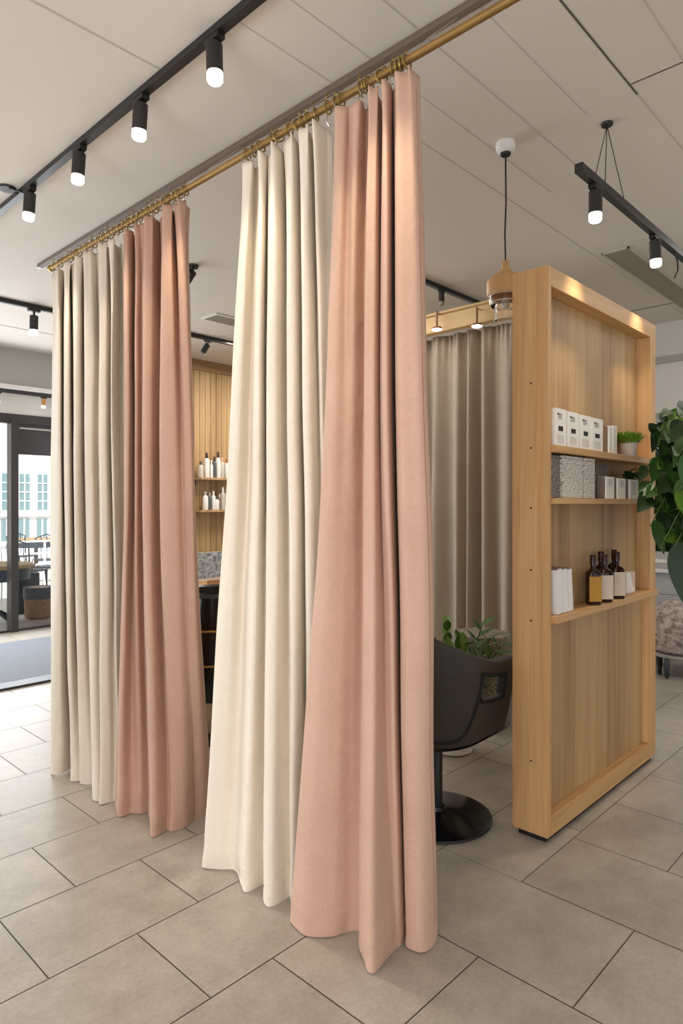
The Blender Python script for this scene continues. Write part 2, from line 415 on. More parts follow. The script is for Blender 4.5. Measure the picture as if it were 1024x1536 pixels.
p = B(WX-.09, WX+.02, wy0-.06, wy1+.06, wz0-.05, wz0-.02).build('window_sill', M['white'], w1, smooth=False)

# --- slatted wood wall (faces -Y)
SY = 6.97
mb = MB(); x = 3.6
while x < WX-.02:
    w = .083
    mb.box(x, min(x+w-.006, WX), SY, SY+.03, .1, CEIL-.1, bev=.003); x += w
mb.box(3.6, WX, SY+.025, SY+.15, 0, CEIL)
struct('wall_back', mb, M['slat'])
trim(B(3.6, WX, SY-.03, SY+.03, CEIL-.13, CEIL-.0), M['slattrim'])
trim(B(3.6, WX, SY-.02, SY+.03, 0, .1), M['slattrim'])
struct('wall_return', B(3.6, 3.75, SY+.15, 8.6, 0, CEIL), M['wall'])
# --- shopfront
SF = 8.2
trim(B(-5, 3.6, 8.0, 8.12, 2.86, CEIL), M['greybeam'])                         # bulkhead above the shopfront
trim(B(-5, 3.6, 7.93, 8.02, 2.82, 2.87), M['white'])                           # pale ledge
trim(B(-5, 3.6, 7.96, 8.0, 2.775, 2.815), M['frame'])
struct('wall_front', B(-5, 3.6, SF, SF+.1, 2.56, 2.82), M['wall'])
trim(B(-5, 3.6, 8.1, 8.3, 2.80, 2.86), M['ceiling'])
sfr = MB()
pl = ony(15, 760, SF).x; pr = ony(26, 760, SF).x
sfr.box(-5, 3.6, SF-.02, SF+.08, 2.46, 2.57)                                  # head
sfr.box(pl, pr, SF-.04, SF+.10, 0, 2.5)                                       # post
sfr.box(pr, 3.6, SF, SF+.06, 2.10, 2.47)                                      # shutter box
sfr.box(3.5, 3.6, SF, SF+.08, 0, 2.5)
sfr.box(-5, 3.6, SF-.0, SF+.06, 0, .02)
sfr.box(pl-1.1, pl-1.03, SF, SF+.08, 0, 2.5)
d1 = struct('door_1', sfr, M['frame'], label='dark aluminium glazed shopfront')
B(-5, pl, SF+.03, SF+.036, .02, 2.46).build('pane', M['pane'], d1, smooth=False)
B(pr, 3.5, SF+.03, SF+.036, .02, 2.12).build('pane', M['pane'], d1, smooth=False)
B(pr+.02, 3.5, SF-.012, SF+.0, 2.40, 2.42).build('shutter_edge', M['greybeam'], d1, smooth=False)
# entrance mat with a dark edging strip
a = fl(0, 1035); b = fl(78, 1016)
mt = thing('entrance_mat', 'blue-grey entrance mat with dark metal edging inside the shopfront', 'mat', (1.2, 6.6, 0))
B(-4.5, 2.3, -.76, .95, .001, .012).build('mat_surface', M['mat'], mt, smooth=False)
B(-4.5, 2.3, -.95, -.77, .001, .020, bev=.004).build('edging', M['frame'], mt, smooth=False)

# --- street outside
struct('terrace', B(-14, 16, 8.7, 24, -.06, -.005), M['terrace'])
fac = thing('townhouse', 'white townhouse facade with tall paned windows across the street', 'building', (5, 17, 0))
mb = MB().box(-14, 9, 0, 1.0, 0, 5.0)
mb.box(-14, 9, -.10, 0, 1.22, 1.29)
mb.build('wall', M['facade'], fac, smooth=False)
for i, px in enumerate((-16, 10, 36, 63, 90, 118)):
    q = ony(px, 740, 16.98).x - 5
    w = .25
    fr = B(q-w/2-.06, q+w/2+.06, -.05, .02, 1.33, 2.30)
    fr.box(q-w/2-.1, q+w/2+.1, -.1, .02, 1.29, 1.335)
    fo = fr.build('window_frame', M['facade'], fac, smooth=False)
    B(q-w/2, q+w/2, -.06, -.045, 1.37, 2.26).build('pane', M['windowdark'], fo, smooth=False)
    mm = MB()
    for k in range(1, 4): mm.box(q-w/2, q+w/2, -.075, -.055, 1.37+k*.222-.012, 1.37+k*.222+.012)
    mm.box(q-.012, q+.012, -.075, -.055, 1.37, 2.26)
    mm.build('glazing_bars', M['facade'], fo, smooth=False)
    lf = B(q-w/2, q+w/2, -.03, .0, .62, 1.15).build('lower_window', M['windowdark'], fac, smooth=False)
    B(q-.015, q+.015, -.04, -.02, .62, 1.15).build('glazing_bars', M['facade'], lf, smooth=False)
# railing between terrace and road
rl = thing('terrace_railing', 'white tubular railing along the edge of the terrace', 'railing', (2, 12.2, 0))
mb = MB()
for z in (.42, .62, .84): mb.tube([(-5, 0, z), (4, 0, z)], .018)
mb.build('rail', M['white'], rl)
for k in range(10): MB().tube([(-5+k, 0, 0), (-5+k, 0, .86)], .02).build('post', M['white'], rl)
# cafe furniture
def bistro_table(name, label, loc):
    t = thing(name, label, 'table', loc)
    MB().lathe([(0, .70), (.44, .70), (.45, .715), (.45, .735), (.44, .75), (0, .75)], 40).build('table_top', M['tabletop'], t)
    MB().lathe([(.40, .55), (.41, .55), (.41, .70), (.40, .70)], 40).build('apron', M['planter'], t)
    MB().lathe([(0, .03), (.055, .03), (.045, .12), (.04, .5), (.07, .70), (0, .70)], 20).build('column', M['planter'], t)
    for k in range(4):
        a = k*PI/2+.4; c, s = math.cos(a), math.sin(a)
        MB().tube([(0, 0, .12), (.1*c, .1*s, .13), (.22*c, .22*s, .06), (.3*c, .3*s, .012), (.33*c, .33*s, .03)], [.025, .024, .02, .016, .012]).build('foot', M['black'], t)
    return t
q = ony(-4, 905, 8.85)
bistro_table('cafe_table', 'round rustic cafe table with iron feet outside the glass', (q.x, 8.95, 0))
def cafe_chair(label, loc, rz, mat):
    t = thing('cafe_chair', label, 'chair', loc, rz, 'cafe chairs on the terrace')
    MB().box(-.2, .2, -.2, .2, .43, .46, bev=.01).build('seat', mat, t)
    mb = MB().tube([(-.19, .2, .45), (-.2, .24, .85), (0, .27, .92), (.2, .24, .85), (.19, .2, .45)], .014)
    for k in range(3): mb.tube([(-.1+k*.1, .205, .45), (-.1+k*.1, .25, .89)], .008)
    mb.build('backrest', mat, t)
    for sx in (-1, 1):
        for sy in (-1, 1): MB().tube([(sx*.18, sy*.18, .43), (sx*.21, sy*.21, 0)], .013).build('leg', mat, t)
q = ony(42, 850, 11.0); cafe_chair('dark cafe chair facing the shop, behind the wicker planter', (q.x, 11.0, 0), .3, M['planter'])
q = ony(74, 850, 11.4); cafe_chair('dark cafe chair nearest the curtain edge out on the terrace', (q.x, 11.4, 0), -2.6, M['planter'])
q = ony(8, 850, 10.6); cafe_chair('white cafe chair beyond the round rustic table', (q.x, 10.6, 0), 2.2, M['white'])
q = ony(58, 950, 9.0); w = thing('wicker_planter', 'round brown wicker planter with dark rim band on terrace', 'planter', (q.x, 9.0, 0))
MB().lathe([(0, 0), (.15, 0), (.17, .02), (.18, .30), (.175, .30), (0, .29)], 28).build('basket', M['wicker'], w)
MB().lathe([(.182, .26), (.188, .26), (.19, .40), (.18, .41), (0, .39)], 28).build('band', M['planter'], w)
MB().lathe([(0, .42), (.16, .40), (.17, .385), (0, .385)], 28).build('filling', M['tabletop'], w)
q = ony(35, 950, 9.6); w = thing('planter_box', 'tall anthracite planter box holding dried stems outside', 'planter', (q.x, 9.6, 0))
B(-.16, .16, -.16, .16, 0, .55, bev=.01).build('box', M['planter'], w)
mb = MB()
for k in range(30):
    a = random.random()*6.28; r = random.random()*.2
    mb.tube([(r*.5*math.cos(a), r*.5*math.sin(a), .53), (r*math.cos(a), r*math.sin(a), .53+.2*random.random()+.03)], .008, 5)
mb.build('stems', M['tabletop'], w)
q = ony(34, 850, 14.2); cafe_chair('far dark cafe chair beyond the white railing, next to shop post', (q.x, 14.2, 0), .2, M['planter'])
q = ony(70, 850, 12.9); cafe_chair('far dark cafe chair beyond white railing, next to curtain edge', (q.x, 12.9, 0), -.4, M['planter'])
q = ony(54, 850, 15.2)
bistro_table('cafe_table', 'small round cafe table between the far chairs beyond white railing', (q.x, 15.2, 0))
# garden behind the right window
struct('garden_ground', B(7.2, 14, -3, 8, -.06, -.005), M['hedge'])
def cypress(label, x, y, h, r, mat):
    t = thing('cypress', label, 'tree', (x, y, 0), 0, 'trees beyond the right window')
    MB().tube([(0, 0, 0), (0, 0, h*.3)], .06).build('trunk', M['soil'], t)
    mb = MB()
    for k in range(900):
        z = .15+random.random()**1.1*(h-.15); rr = r*(1-((z-.15)/(h-.15))**1.6)*(.75+.3*random.random()); a = random.random()*6.28
        mb.leaf((rr*math.cos(a), rr*math.sin(a), z), (math.cos(a)*.6, math.sin(a)*.6, .8), .20, .10, 0, .2, n=2)
    for k in range(1): mb.lathe([(.0, .1), (r*.7, .2), (r*.78, h*.4), (r*.45, h*.75), (.0, h*.95)], 14)
    mb.build('foliage', mat, t)
for i, (px, d, h, r, mt_) in enumerate(((997, 8.6, 2.30, .20, 'leafdark'), (1015, 9.6, 2.50, .26, 'hedge'), (985, 11.2, 2.3, .32, 'hedge'))):
    q = atd(px, 757, d)
    cypress(('dark narrow cypress nearest the partition edge outside the right window', 'taller pale green cypress seen through the right window', 'cypress hidden partly by the oak partition outside')[i], q.x, q.y, h, r, M[mt_])

# ================================================================== CURTAINS
RX = 1.75; RZ = 2.98
def catmull(P, n):
    out = []
    for i in range(len(P)-1):
        p0 = P[max(i-1, 0)]; p1 = P[i]; p2 = P[i+1]; p3 = P[min(i+2, len(P)-1)]
        for k in range(n):
            t = k/n
            out.append(.5*((2*p1)+(p2-p0)*t+(2*p0-5*p1+4*p2-p3)*t*t+(3*p1-p0-3*p2+p3)*t**3))
    out.append(P[-1]); return out
def make_curtain(name, label, ctrl, mat, xmid, pleats, zrise=.0, seed=0, hemh=.09, zt=RZ-.046):
    """ctrl: (top px, top dX, mid px, mid dX, hem px, hem py) from left to right along the cloth"""
    T = catmull([onx(c[0], 300, RX+c[1]) for c in ctrl], 10)
    Md = catmull([onx(c[2], 757, xmid+c[3]) for c in ctrl], 10)
    H = catmull([fl(c[4], c[5]) for c in ctrl], 10)
    n = len(T); NR = 90
    def pos(i, z):
        a, b, c = T[i], Md[i], H[i]
        z0, z1, z2 = zt, 1.5, 0.0
        l0 = (z-z1)*(z-z2)/((z0-z1)*(z0-z2)); l1 = (z-z0)*(z-z2)/((z1-z0)*(z1-z2)); l2 = (z-z0)*(z-z1)/((z2-z0)*(z2-z1))
        x = a.x*l0+b.x*l1+c.x*l2; y = a.y*l0+b.y*l1+c.y*l2
        # linear blend tames the overshoot
        if z > z1: t = (z-z1)/(z0-z1); xl, yl = b.x+(a.x-b.x)*t, b.y+(a.y-b.y)*t
        else: t = z/z1; xl, yl = c.x+(b.x-c.x)*t, c.y+(b.y-c.y)*t
        x = .6*x+.4*xl; y = .6*y+.4*yl
        f = math.exp(-(zt-z)/.16)
        x += f*.014*math.sin(2*PI*pleats*i/n)
        nv = noise.noise_vector(Vector((x*3+seed, y*3, z*1.1)))
        x += nv.x*.010; y += nv.y*.006
        nv = noise.noise(Vector((x*9+seed, y*9, z*2.2))); x += nv*.004
        if z < .35:                                             # slumped creases where the cloth meets the floor
            k = (1-z/.35)**2
            x += k*.010*noise.noise(Vector((y*14+seed, z*16, 2.0))); y += k*.006*noise.noise(Vector((x*14+seed, z*13, 5.0)))
        return Vector((x, y, z))
    rows = []
    for r in range(NR+1):
        t = r/NR; z = zt+(0.006-zt)*(t**.97)
        rows.append([pos(i, z) for i in range(n)])
    # uneven top edge: the cloth dips between the hooks
    for i in range(n):
        rows[0][i].z -= .012*(.5+.5*math.cos(2*PI*pleats*i/n))
    mb = MB(); mb.grid(rows)
    root = thing(name, label, 'curtain', (0, 0, 0))
    lo = rows[-1][n//2]; root.location = (lo.x, lo.y, 0)
    off = -Vector((lo.x, lo.y, 0))
    for v in mb.bm.verts: v.co += off
    o = mb.build('drape', mat, root, sharp=180); sol(o, .004, 0)
    hm = MB(); hm.grid([[p+off for p in [pos(i, z) for i in range(n)]] for z in (.005, .0065, .03, .055, hemh-.002, hemh)])
    h = hm.build('hem', mat, root, sharp=180); sol(h, .0054, 0)
    return root, pos, n, off
# far pair
cream_far = [(80, .04, 76, .10, 80, 1150), (82, .0, 81, .0, 76, 1163), (90, -.03, 90, -.03, 92, 1162), (97, .04, 96, .05, 117, 1147),
  (99, -.02, 97, -.02, 108, 1160), (104, -.03, 104, -.03, 107, 1173), (110, .05, 112, .06, 124, 1172), (112, -.02, 112, -.05, 120, 1177),
  (120, -.03, 120, -.03, 133, 1178), (127, .03, 128, .03, 146, 1178), (129, -.03, 129, -.03, 140, 1192), (138, -.02, 138, -.03, 143, 1203),
  (147, .03, 150, .03, 158, 1200), (149, -.03, 151, -.04, 150, 1208), (158, -.02, 160, -.03, 164, 1205), (166, .03, 169, .03, 172, 1203),
  (168, -.03, 170, -.03, 180, 1203), (178, .05, 181, .05, 187, 1190), (186, .06, 190, .06, 196, 1184)]
rose_far = [(184, -.02, 186, -.03, 174, 1206), (192, -.03, 191, -.04, 179, 1226), (201, .03, 200, .02, 198, 1221), (204, -.03, 203, -.03, 212, 1222), (212, -.01, 213, .02, 226, 1219),
  (218, -.035, 215, -.05, 225, 1232), (228, -.03, 226, -.05, 229, 1257), (241, .05, 243, .03, 252, 1246), (244, -.03, 243, -.05, 258, 1249), (256, -.03, 262, -.06, 276, 1243),
  (264, .04, 276, -.02, 289, 1234), (267, -.02, 280, -.03, 292, 1230), (275, -.01, 289, -.02, 308, 1224), (281, .03, 293, .03, 318, 1217), (280, .10, 290, .12, 316, 1205)]
c1, *_ = make_curtain('curtain', 'far oat-cream curtain hanging beside the shopfront', cream_far, M['cream2'], 1.70, 16, seed=1)
c2, *_ = make_curtain('curtain', 'far dusty rose curtain pooling on the floor beside the oat-cream one', rose_far, M['rose'], 1.70, 13, seed=5)
cream_near = [(372, .05, 342, .04, 312, 1296), (367, .0, 338, -.02, 304, 1303), (374, -.03, 352, -.04, 326, 1306), (385, .04, 372, .03, 352, 1307), (388, -.02, 381, -.03, 362, 1330), (394, -.03, 388, -.03, 370, 1340),
  (402, .05, 400, .04, 400, 1325), (404, -.03, 401, -.04, 396, 1350), (414, -.03, 414, -.04, 408, 1361), (428, .06, 433, .05, 437, 1345), (430, -.03, 433, -.04, 438, 1352), (440, -.03, 444, -.03, 448, 1345),
  (451, .05, 457, .05, 462, 1322), (453, -.03, 457, -.035, 464, 1332), (462, -.03, 468, -.02, 476, 1330), (471, .05, 481, .05, 486, 1312), (474, -.03, 484, .01, 490, 1318), (488, .03, 494, .05, 499, 1302), (500, .07, 503, .08, 507, 1290)]
blush_near = [(501, -.01, 484, -.02, 440, 1374), (503, -.03, 482, -.07, 435, 1384), (513, -.04, 496, -.09, 456, 1405), (524, .0, 514, -.06, 497, 1406), (534, -.03, 528, -.03, 526, 1398), (550, .05, 545, .02, 544, 1400),
  (552, -.03, 545, -.06, 540, 1420), (558, -.035, 552, -.08, 548, 1445), (564, -.03, 560, -.08, 560, 1461), (572, .04, 570, -.03, 584, 1437), (574, -.02, 572, -.05, 594, 1424), (580, -.03, 584, -.07, 606, 1412), (589, .08, 599, .15, 618, 1368),
  (590, -.02, 595, -.03, 611, 1412), (596, -.035, 602, -.07, 616, 1424), (608, -.035, 618, -.06, 634, 1430), (618, -.02, 634, -.04, 650, 1420), (625, .02, 645, .0, 656, 1407), (626, .06, 644, .09, 648, 1378)]
c3, *_ = make_curtain('curtain', 'near ivory cream curtain with wide flared hem', cream_near, M['cream'], 1.70, 11, seed=9)
c4, bpos, bn, boff = make_curtain('curtain', 'near blush pink curtain closest to the viewer', blush_near, M['blush'], 1.70, 10, seed=13)
k = min(bn-1, 164)
MB().tube([bpos(k, z)+boff+Vector((-.0035, -.0015, 0)) for z in [.02+j*.05 for j in range(58)]], .0016, 5).build('side_seam', M['seam'], c4)

# --- brass rod, hung by wires from the ceiling rail
rod = thing('curtain_rod', 'long brass curtain rod running under the ceiling rail', 'curtain rod', (RX, 0, RZ))
rod_far = onx(80, 400, RX).y
MB().tube([(0, -.3, 0), (0, rod_far+.02, 0)], .0135, 16).build('pole', M['brass'], rod)
MB().tube([(0, rod_far+.015, 0), (0, rod_far+.03, 0), (0, rod_far+.045, 0), (0, rod_far+.06, 0)], [.014, .021, .021, .012], 16).build('finial', M['ring'], rod)
for y in (rod_far-.06, 3.25, 2.62, 1.95, 1.35, .2):
    MB().tube([(0, y, .014), (.1, y, .12), (fl(512, 127, CEIL-.018).x-RX, y, CEIL-RZ-.028)], .0022, 6).build('hanger_wire', M['steel'], rod)
ra = fl(60, 397, CEIL); 
RLX = fl(512, 127, CEIL-.018).x
rl = thing('ceiling_rail', 'taupe flat rail fixed to ceiling above the curtains', 'rail', (RLX, 0, CEIL))
B(-.017, .017, -1.5, 5.06, -.028, -.0005, bev=.003).build('rail_bar', M['rail'], rl)
B(-.018, .018, 5.055, 5.07, -.029, -.0005, bev=.003).build('end_cap', M['steel'], rl)

def ring_proto(label, group):
    t = thing('curtain_ring', label, 'curtain ring', (0, 0, 0), 0, group)
    MB().tube([((.022*math.cos(a*2*PI/20)), 0, .022*math.sin(a*2*PI/20)) for a in range(20)], .0034, 6, closed=True).build('ring', M['ring'], t)
    MB().tube([(0, 0, -.021), (-.012, .003, -.030), (-.020, .004, -.045), (-.016, -.003, -.062), (-.006, -.004, -.056)], .0022, 5).build('hook', M['steel'], t)
    MB().tube([(0, 0, .021), (-.004, .004, .034), (.004, .006, .046), (.010, 0, .038)], .0024, 5).build('eyelet', M['ring'], t)
    return t
proto = None
def rings(pxs, what, group, fmt):
    global proto
    for i, px in enumerate(pxs):
        y = onx(px, 300, RX).y
        lab = fmt % ORD[i]
        if proto is None: proto = ring_proto(lab, group); r = proto
        else: r = dup(proto, (0, 0, 0), label=lab, group=group)
        r.location = (RX, y, RZ-.0035); r.rotation_euler = (random.uniform(-.15, .15), random.uniform(-.5, .5), random.uniform(-.5, .5))
rings([83, 90, 97, 104, 111, 118, 125, 133, 141, 149, 157, 165, 173, 181], 0, 'rings of the far cream curtain', '%s brass ring from the rod end, above the far oat-cream curtain')
rings([188, 195, 202, 210, 217, 224, 232, 239, 247, 255, 263, 270, 278], 0, 'rings of the far rose curtain', '%s brass ring from the shopfront side, above the far dusty rose curtain')
rings([371, 380, 391, 410, 418, 434, 448, 455, 463, 474, 492], 0, 'rings of the near cream curtain', '%s brass ring from the outer edge of the near ivory curtain')
rings([503, 512, 540, 546, 553, 572, 590, 596, 601, 610], 0, 'rings of the near blush curtain', '%s brass ring from the ivory curtain, along the near blush curtain')

# --- taupe curtain at the back of the booth with its oak pelmet
BX = 4.5
pel = thing('curtain_pelmet', 'oak pelmet board above the taupe curtain', 'pelmet', (BX, 2.7, 0))
B(-.06, .02, -.40, 1.9, 2.905, 3.04, bev=.004).build('board', M['beamwood'], pel, smooth=False)
B(-.08, .16, -.40, 1.9, 3.04, 3.06, bev=.004).build('cap', M['beamwood'], pel, smooth=False)
ry = []; n = 420
rows = []
for r in range(61):
    z = 2.90-(2.892)*r/60
    row = []
    for i in range(n+1):
        y = 2.31+2.25*i/n
        ph = i/n*2*PI*14+1.2*math.sin(i/n*23)+.5*(1-z/3)*math.sin(i/n*41)
        amp = .028+.022*(1-z/2.9)+.012*math.sin(i/n*31)
        x = .075+amp*math.sin(ph)+.012*noise.noise(Vector((y*2, z*.8, 3)))
        x += .012*math.exp(-(2.9-z)/.14)*math.sin(i/n*2*PI*46)
        row.append((x, y-2.7, z))
    rows.append(row)
bc = thing('curtain', 'taupe grey curtain closing the back of the booth behind salon chair', 'curtain', (BX, 2.7, 0))
mb = MB(); mb.grid(rows); sol(mb.build('drape', M['taupe'], bc, sharp=180), .004)
# small downlights on brown stems in front of the pelmet
for i, (px, py) in enumerate(((655, 493), (715, 488))):
    q = onx(px, py, BX-.13)
    t = thing('downlight', ('left glowing disc downlight beside the blush curtain edge, under oak pelmet', 'glowing disc downlight on brown stem under oak pelmet')[i], 'lamp', q, 0, 'downlights at the pelmet')
    MB().tube([(0, 0, .005), (0, 0, .14)], .009).build('stem', M['bookbrown'], t)
    MB().tube([(0, 0, .13), (.0655, 0, .13)], .004).build('bracket', M['bookbrown'], t)
    MB().lathe([(0, .012), (.036, .012), (.042, .002), (.042, -.006), (0, -.006)], 24).build('lamp_head', M['bookbrown'], t)
    MB().lathe([(0, -.012), (.034, -.012), (.040, -.0062), (0, -.0062)], 24).build('lens', M['lens'], t)

# ================================================================== OAK PARTITION WITH SHELVES
X0, X1, Y0, Y1, Z0, Z1 = 2.735, 4.10, 1.353, 1.525, .03, 2.556
PT = thing('oak_partition', 'tall freestanding oak partition with display shelves in its side', 'partition', (X0, Y0, 0))
L, D = X1-X0, Y1-Y0
def zon(py, px=830): return ony(px, py, Y0).z
B(0, .034, 0, D, Z0, Z1, bev=.002).build('end_post', M['oak'], PT, smooth=False)
B(L-.085, L, 0, D, Z0, Z1-.085, bev=.002).build('end_post', M['oak'], PT, smooth=False)
B(.0342, L, 0, D, Z1-.085, Z1, bev=.002).build('top_rail', M['oakx'], PT, smooth=False)
B(.0342, L-.0852, 0, D, Z0, Z0+.085, bev=.002).build('bottom_rail', M['oakx'], PT, smooth=False)
zs3 = ony(830, 925, Y0).z; zs2 = ony(830, 747, Y0).z; zs1 = ony(830, 668, Y0).z
B(.0342, L-.0852, .075, D-.004, zs3, Z1-.086).build('back_panel', M['oakpanel'], PT, smooth=False)
B(.0342, L-.0852, .045, D-.004, Z0+.086, zs3-.026).build('lower_panel', M['oakpanel'], PT, smooth=False)
ST = .032
B(.0342, L+.002, -.022, .0745, zs1-ST, zs1, bev=.002).build('shelf', M['oakx'], PT, smooth=False)
B(.0342, L-.06, -.022, .0745, zs2-.026, zs2, bev=.002).build('shelf', M['oakx'], PT, smooth=False)
B(.0342, L-.03, -.030, .0745, zs3-.026, zs3+.006, bev=.002).build('shelf', M['oakx'], PT, smooth=False)
B(.02, L-.02, .02, D-.02, 0.001, Z0).build('plinth', M['black'], PT, smooth=False)
for py in (575, 672, 762, 855, 931, 1141):
    q = onx(796, py, X0)
    MB().lathe([(0, -.001), (.005, -.001), (.0045, .0012), (0, .0012)], 10, mat=Matrix.Translation((-.0004, q.y-Y0, q.z)) @ Matrix.Rotation(-PI/2, 4, 'Y')).build('dowel', M['blackhole'], PT)

def xon(px, yoff): return ony(px, 700, Y0+yoff).x
# --- four white printed boxes on the top shelf
ztop = zs1+.001
bx = [(832, 849), (851, 868), (870, 886), (887, 904)]
hts = (.168, .165, .163, .161)
boxlab = ['white product box with black print, against the left post of top shelf', 'second white printed product box from the post on top shelf',
          'third white printed product box from the post on top shelf', 'white printed product box beside the thin brown book on top shelf']
for i, ((a, b), h) in enumerate(zip(bx, hts)):
    xa, xb = xon(a, -.005), xon(b, -.005); w = xb-xa
    t = thing('product_box', boxlab[i], 'box', ((xa+xb)/2, Y0-.005, ztop), 0, 'white boxes on the top shelf')
    B(-w/2, w/2, 0, .055, 0, h, bev=.0015).build('carton', M['paper'], t, smooth=False)
    mb = MB()
    u = w
    for k in range(3): mb.box(-u*.26+random.random()*.004, u*(.05+.2*random.random()), -.0008, .0002, h*(.80-.035*k), h*(.815-.035*k))
    MB().box(-u*.30, u*.28, -.0007, .0002, h*.07, h*.30).build('printed_text', M['textlines'], t, smooth=False)
    mb.build('lettering', M['print'], t, smooth=False)
    mb = MB().box(-u*.2, u*.2, -.0009, .0002, h*.40, h*.53)
    mb.box(-u*.30, -u*.12, -.0009, .0002, h*.83, h*.87).box(-u*.08, u*.1, -.0009, .0002, h*.84, h*.86)
    mb.build('emblem', M['printblack'], t, smooth=False)
def book(name, label, cat, px0, px1, yo, z, h, d, mat, spine=None, group=None, tilt=0):
    xa, xb = xon(px0, yo), xon(px1, yo); w = xb-xa
    t = thing(name, label, cat, ((xa+xb)/2, Y0+yo, z), 0, group)
    B(-w/2, w/2, 0, d, 0, h, bev=.0015).build('cover', mat, t, smooth=False)
    if spine:
        mb = MB().box(-w*.34, w*.34, -.0007, .0002, h*.06, h*.94)
        mb.build('spine_text', M['textlines'], t, smooth=False)
    return t
book('book', 'thin brown book on top shelf beside the printed white boxes', 'book', 907, 912, .0, ztop, .135, .07, M['bookbrown'], None, 'books on the top shelf')
book('book', 'slim cream book between thin brown book and potted grass', 'book', 913.5, 917.5, -.008, ztop, .138, .07, M['paper'], M['print'], 'books on the top shelf')
book('book', 'cream book touching the grass pot on top shelf', 'book', 918.5, 925, -.010, ztop, .142, .07, M['paper'], M['print'], 'books on the top shelf')
# --- potted grass
q = ony(942, 680, Y0+.028)
g = thing('potted_grass', 'small pale pot of bright green grass on top shelf', 'plant', (q.x, Y0+.026, ztop))
o = MB().lathe([(0, 0), (.034, 0), (.037, .004), (.045, .072), (.047, .074), (.047, .080), (.043, .080), (.041, .066), (0, .066)], 28).build('pot', M['pot'], g)
mb = MB()
for k in range(620):
    a = random.random()*6.28; e = random.random(); r = .04*math.sqrt(random.random())
    d = Vector((math.cos(a)*(.2+e*.85), math.sin(a)*(.2+e*.85)*(.45 if math.sin(a) > 0 else .8), 1.1-.55*e))
    mb.leaf((r*math.cos(a), r*math.sin(a), .066), d, random.uniform(.05, .088), .009, .10, .1, n=3)
mb.build('foliage', M['grass'], g)
# --- second shelf
z2 = zs2+.001
for i, (a, b, lab) in enumerate(((844, 874, 'larger speckled grey woven box on second shelf, near the post'), (876, 892, 'narrower speckled grey woven box in middle of second shelf'))):
    xa, xb = xon(a, -.012), xon(b, -.012)
    t = thing('woven_box', lab, 'box', ((xa+xb)/2, Y0-.012, z2), 0, 'speckled boxes on the second shelf')
    w = xb-xa; hh = .192
    B(-w/2, w/2, 0, .083, 0, hh*.93, bev=.003).build('body', M['woven'], t, smooth=False)
    B(-w/2-.0005, w/2+.0005, -.001, .0835, hh*.935, hh, bev=.003).build('lid', M['woven'], t, smooth=False)
xa, xb = X0+.036, xon(844, -.012)-.003
t = thing('woven_box', 'dark speckled woven box wedged against the post on second shelf', 'box', ((xa+xb)/2, Y0+.0, z2), 0, 'speckled boxes on the second shelf')
B(-(xb-xa)/2, (xb-xa)/2, 0, .07, 0, .178, bev=.003).build('body', M['wovendark'], t, smooth=False)
B(-(xb-xa)/2, (xb-xa)/2, -.001, .071, .179, .190, bev=.003).build('lid', M['wovendark'], t, smooth=False)
xa, xb = xon(894, .034), xon(911, .034)
t = thing('woven_box', 'brown-grey woven box standing behind first tall white carton', 'box', ((xa+xb)/2+.0, Y0+.034, z2), 0, 'speckled boxes on the second shelf')
B(-(xb-xa)/2, (xb-xa)/2, 0, .036, 0, .17, bev=.003).build('body', M['wovendark'], t, smooth=False)
B(-(xb-xa)/2, (xb-xa)/2, -.001, .036, .171, .182, bev=.003).build('lid', M['wovendark'], t, smooth=False)
for i, (a, b, h, lab) in enumerate(((909, 921, .112, 'tall white carton on second shelf beside woven box'), (926, 938, .108, 'white carton in the middle of three on second shelf'), (944, 957, .106, 'white carton with grey print at outer end of second shelf'))):
    xa, xb = xon(a, -.012), xon(b, -.012); w = xb-xa
    t = thing('carton', lab, 'box', ((xa+xb)/2, Y0-.012, z2), 0, 'cartons on the second shelf')
    B(-w/2, w/2, 0, .043, 0, h, bev=.0015).build('body', M['paper'], t, smooth=False)
    B(-w/2-.012, -w/2-.0005, .006, .043, 0, h*.98, bev=.001).build('side_flap', M['greycard'], t, smooth=False)
    mb = MB().box(-w*.3, w*.25, -.0007, .0002, h*(.6 if i < 2 else .2), h*.9)
    mb.build('printed_text', M['textlines'], t, smooth=False)
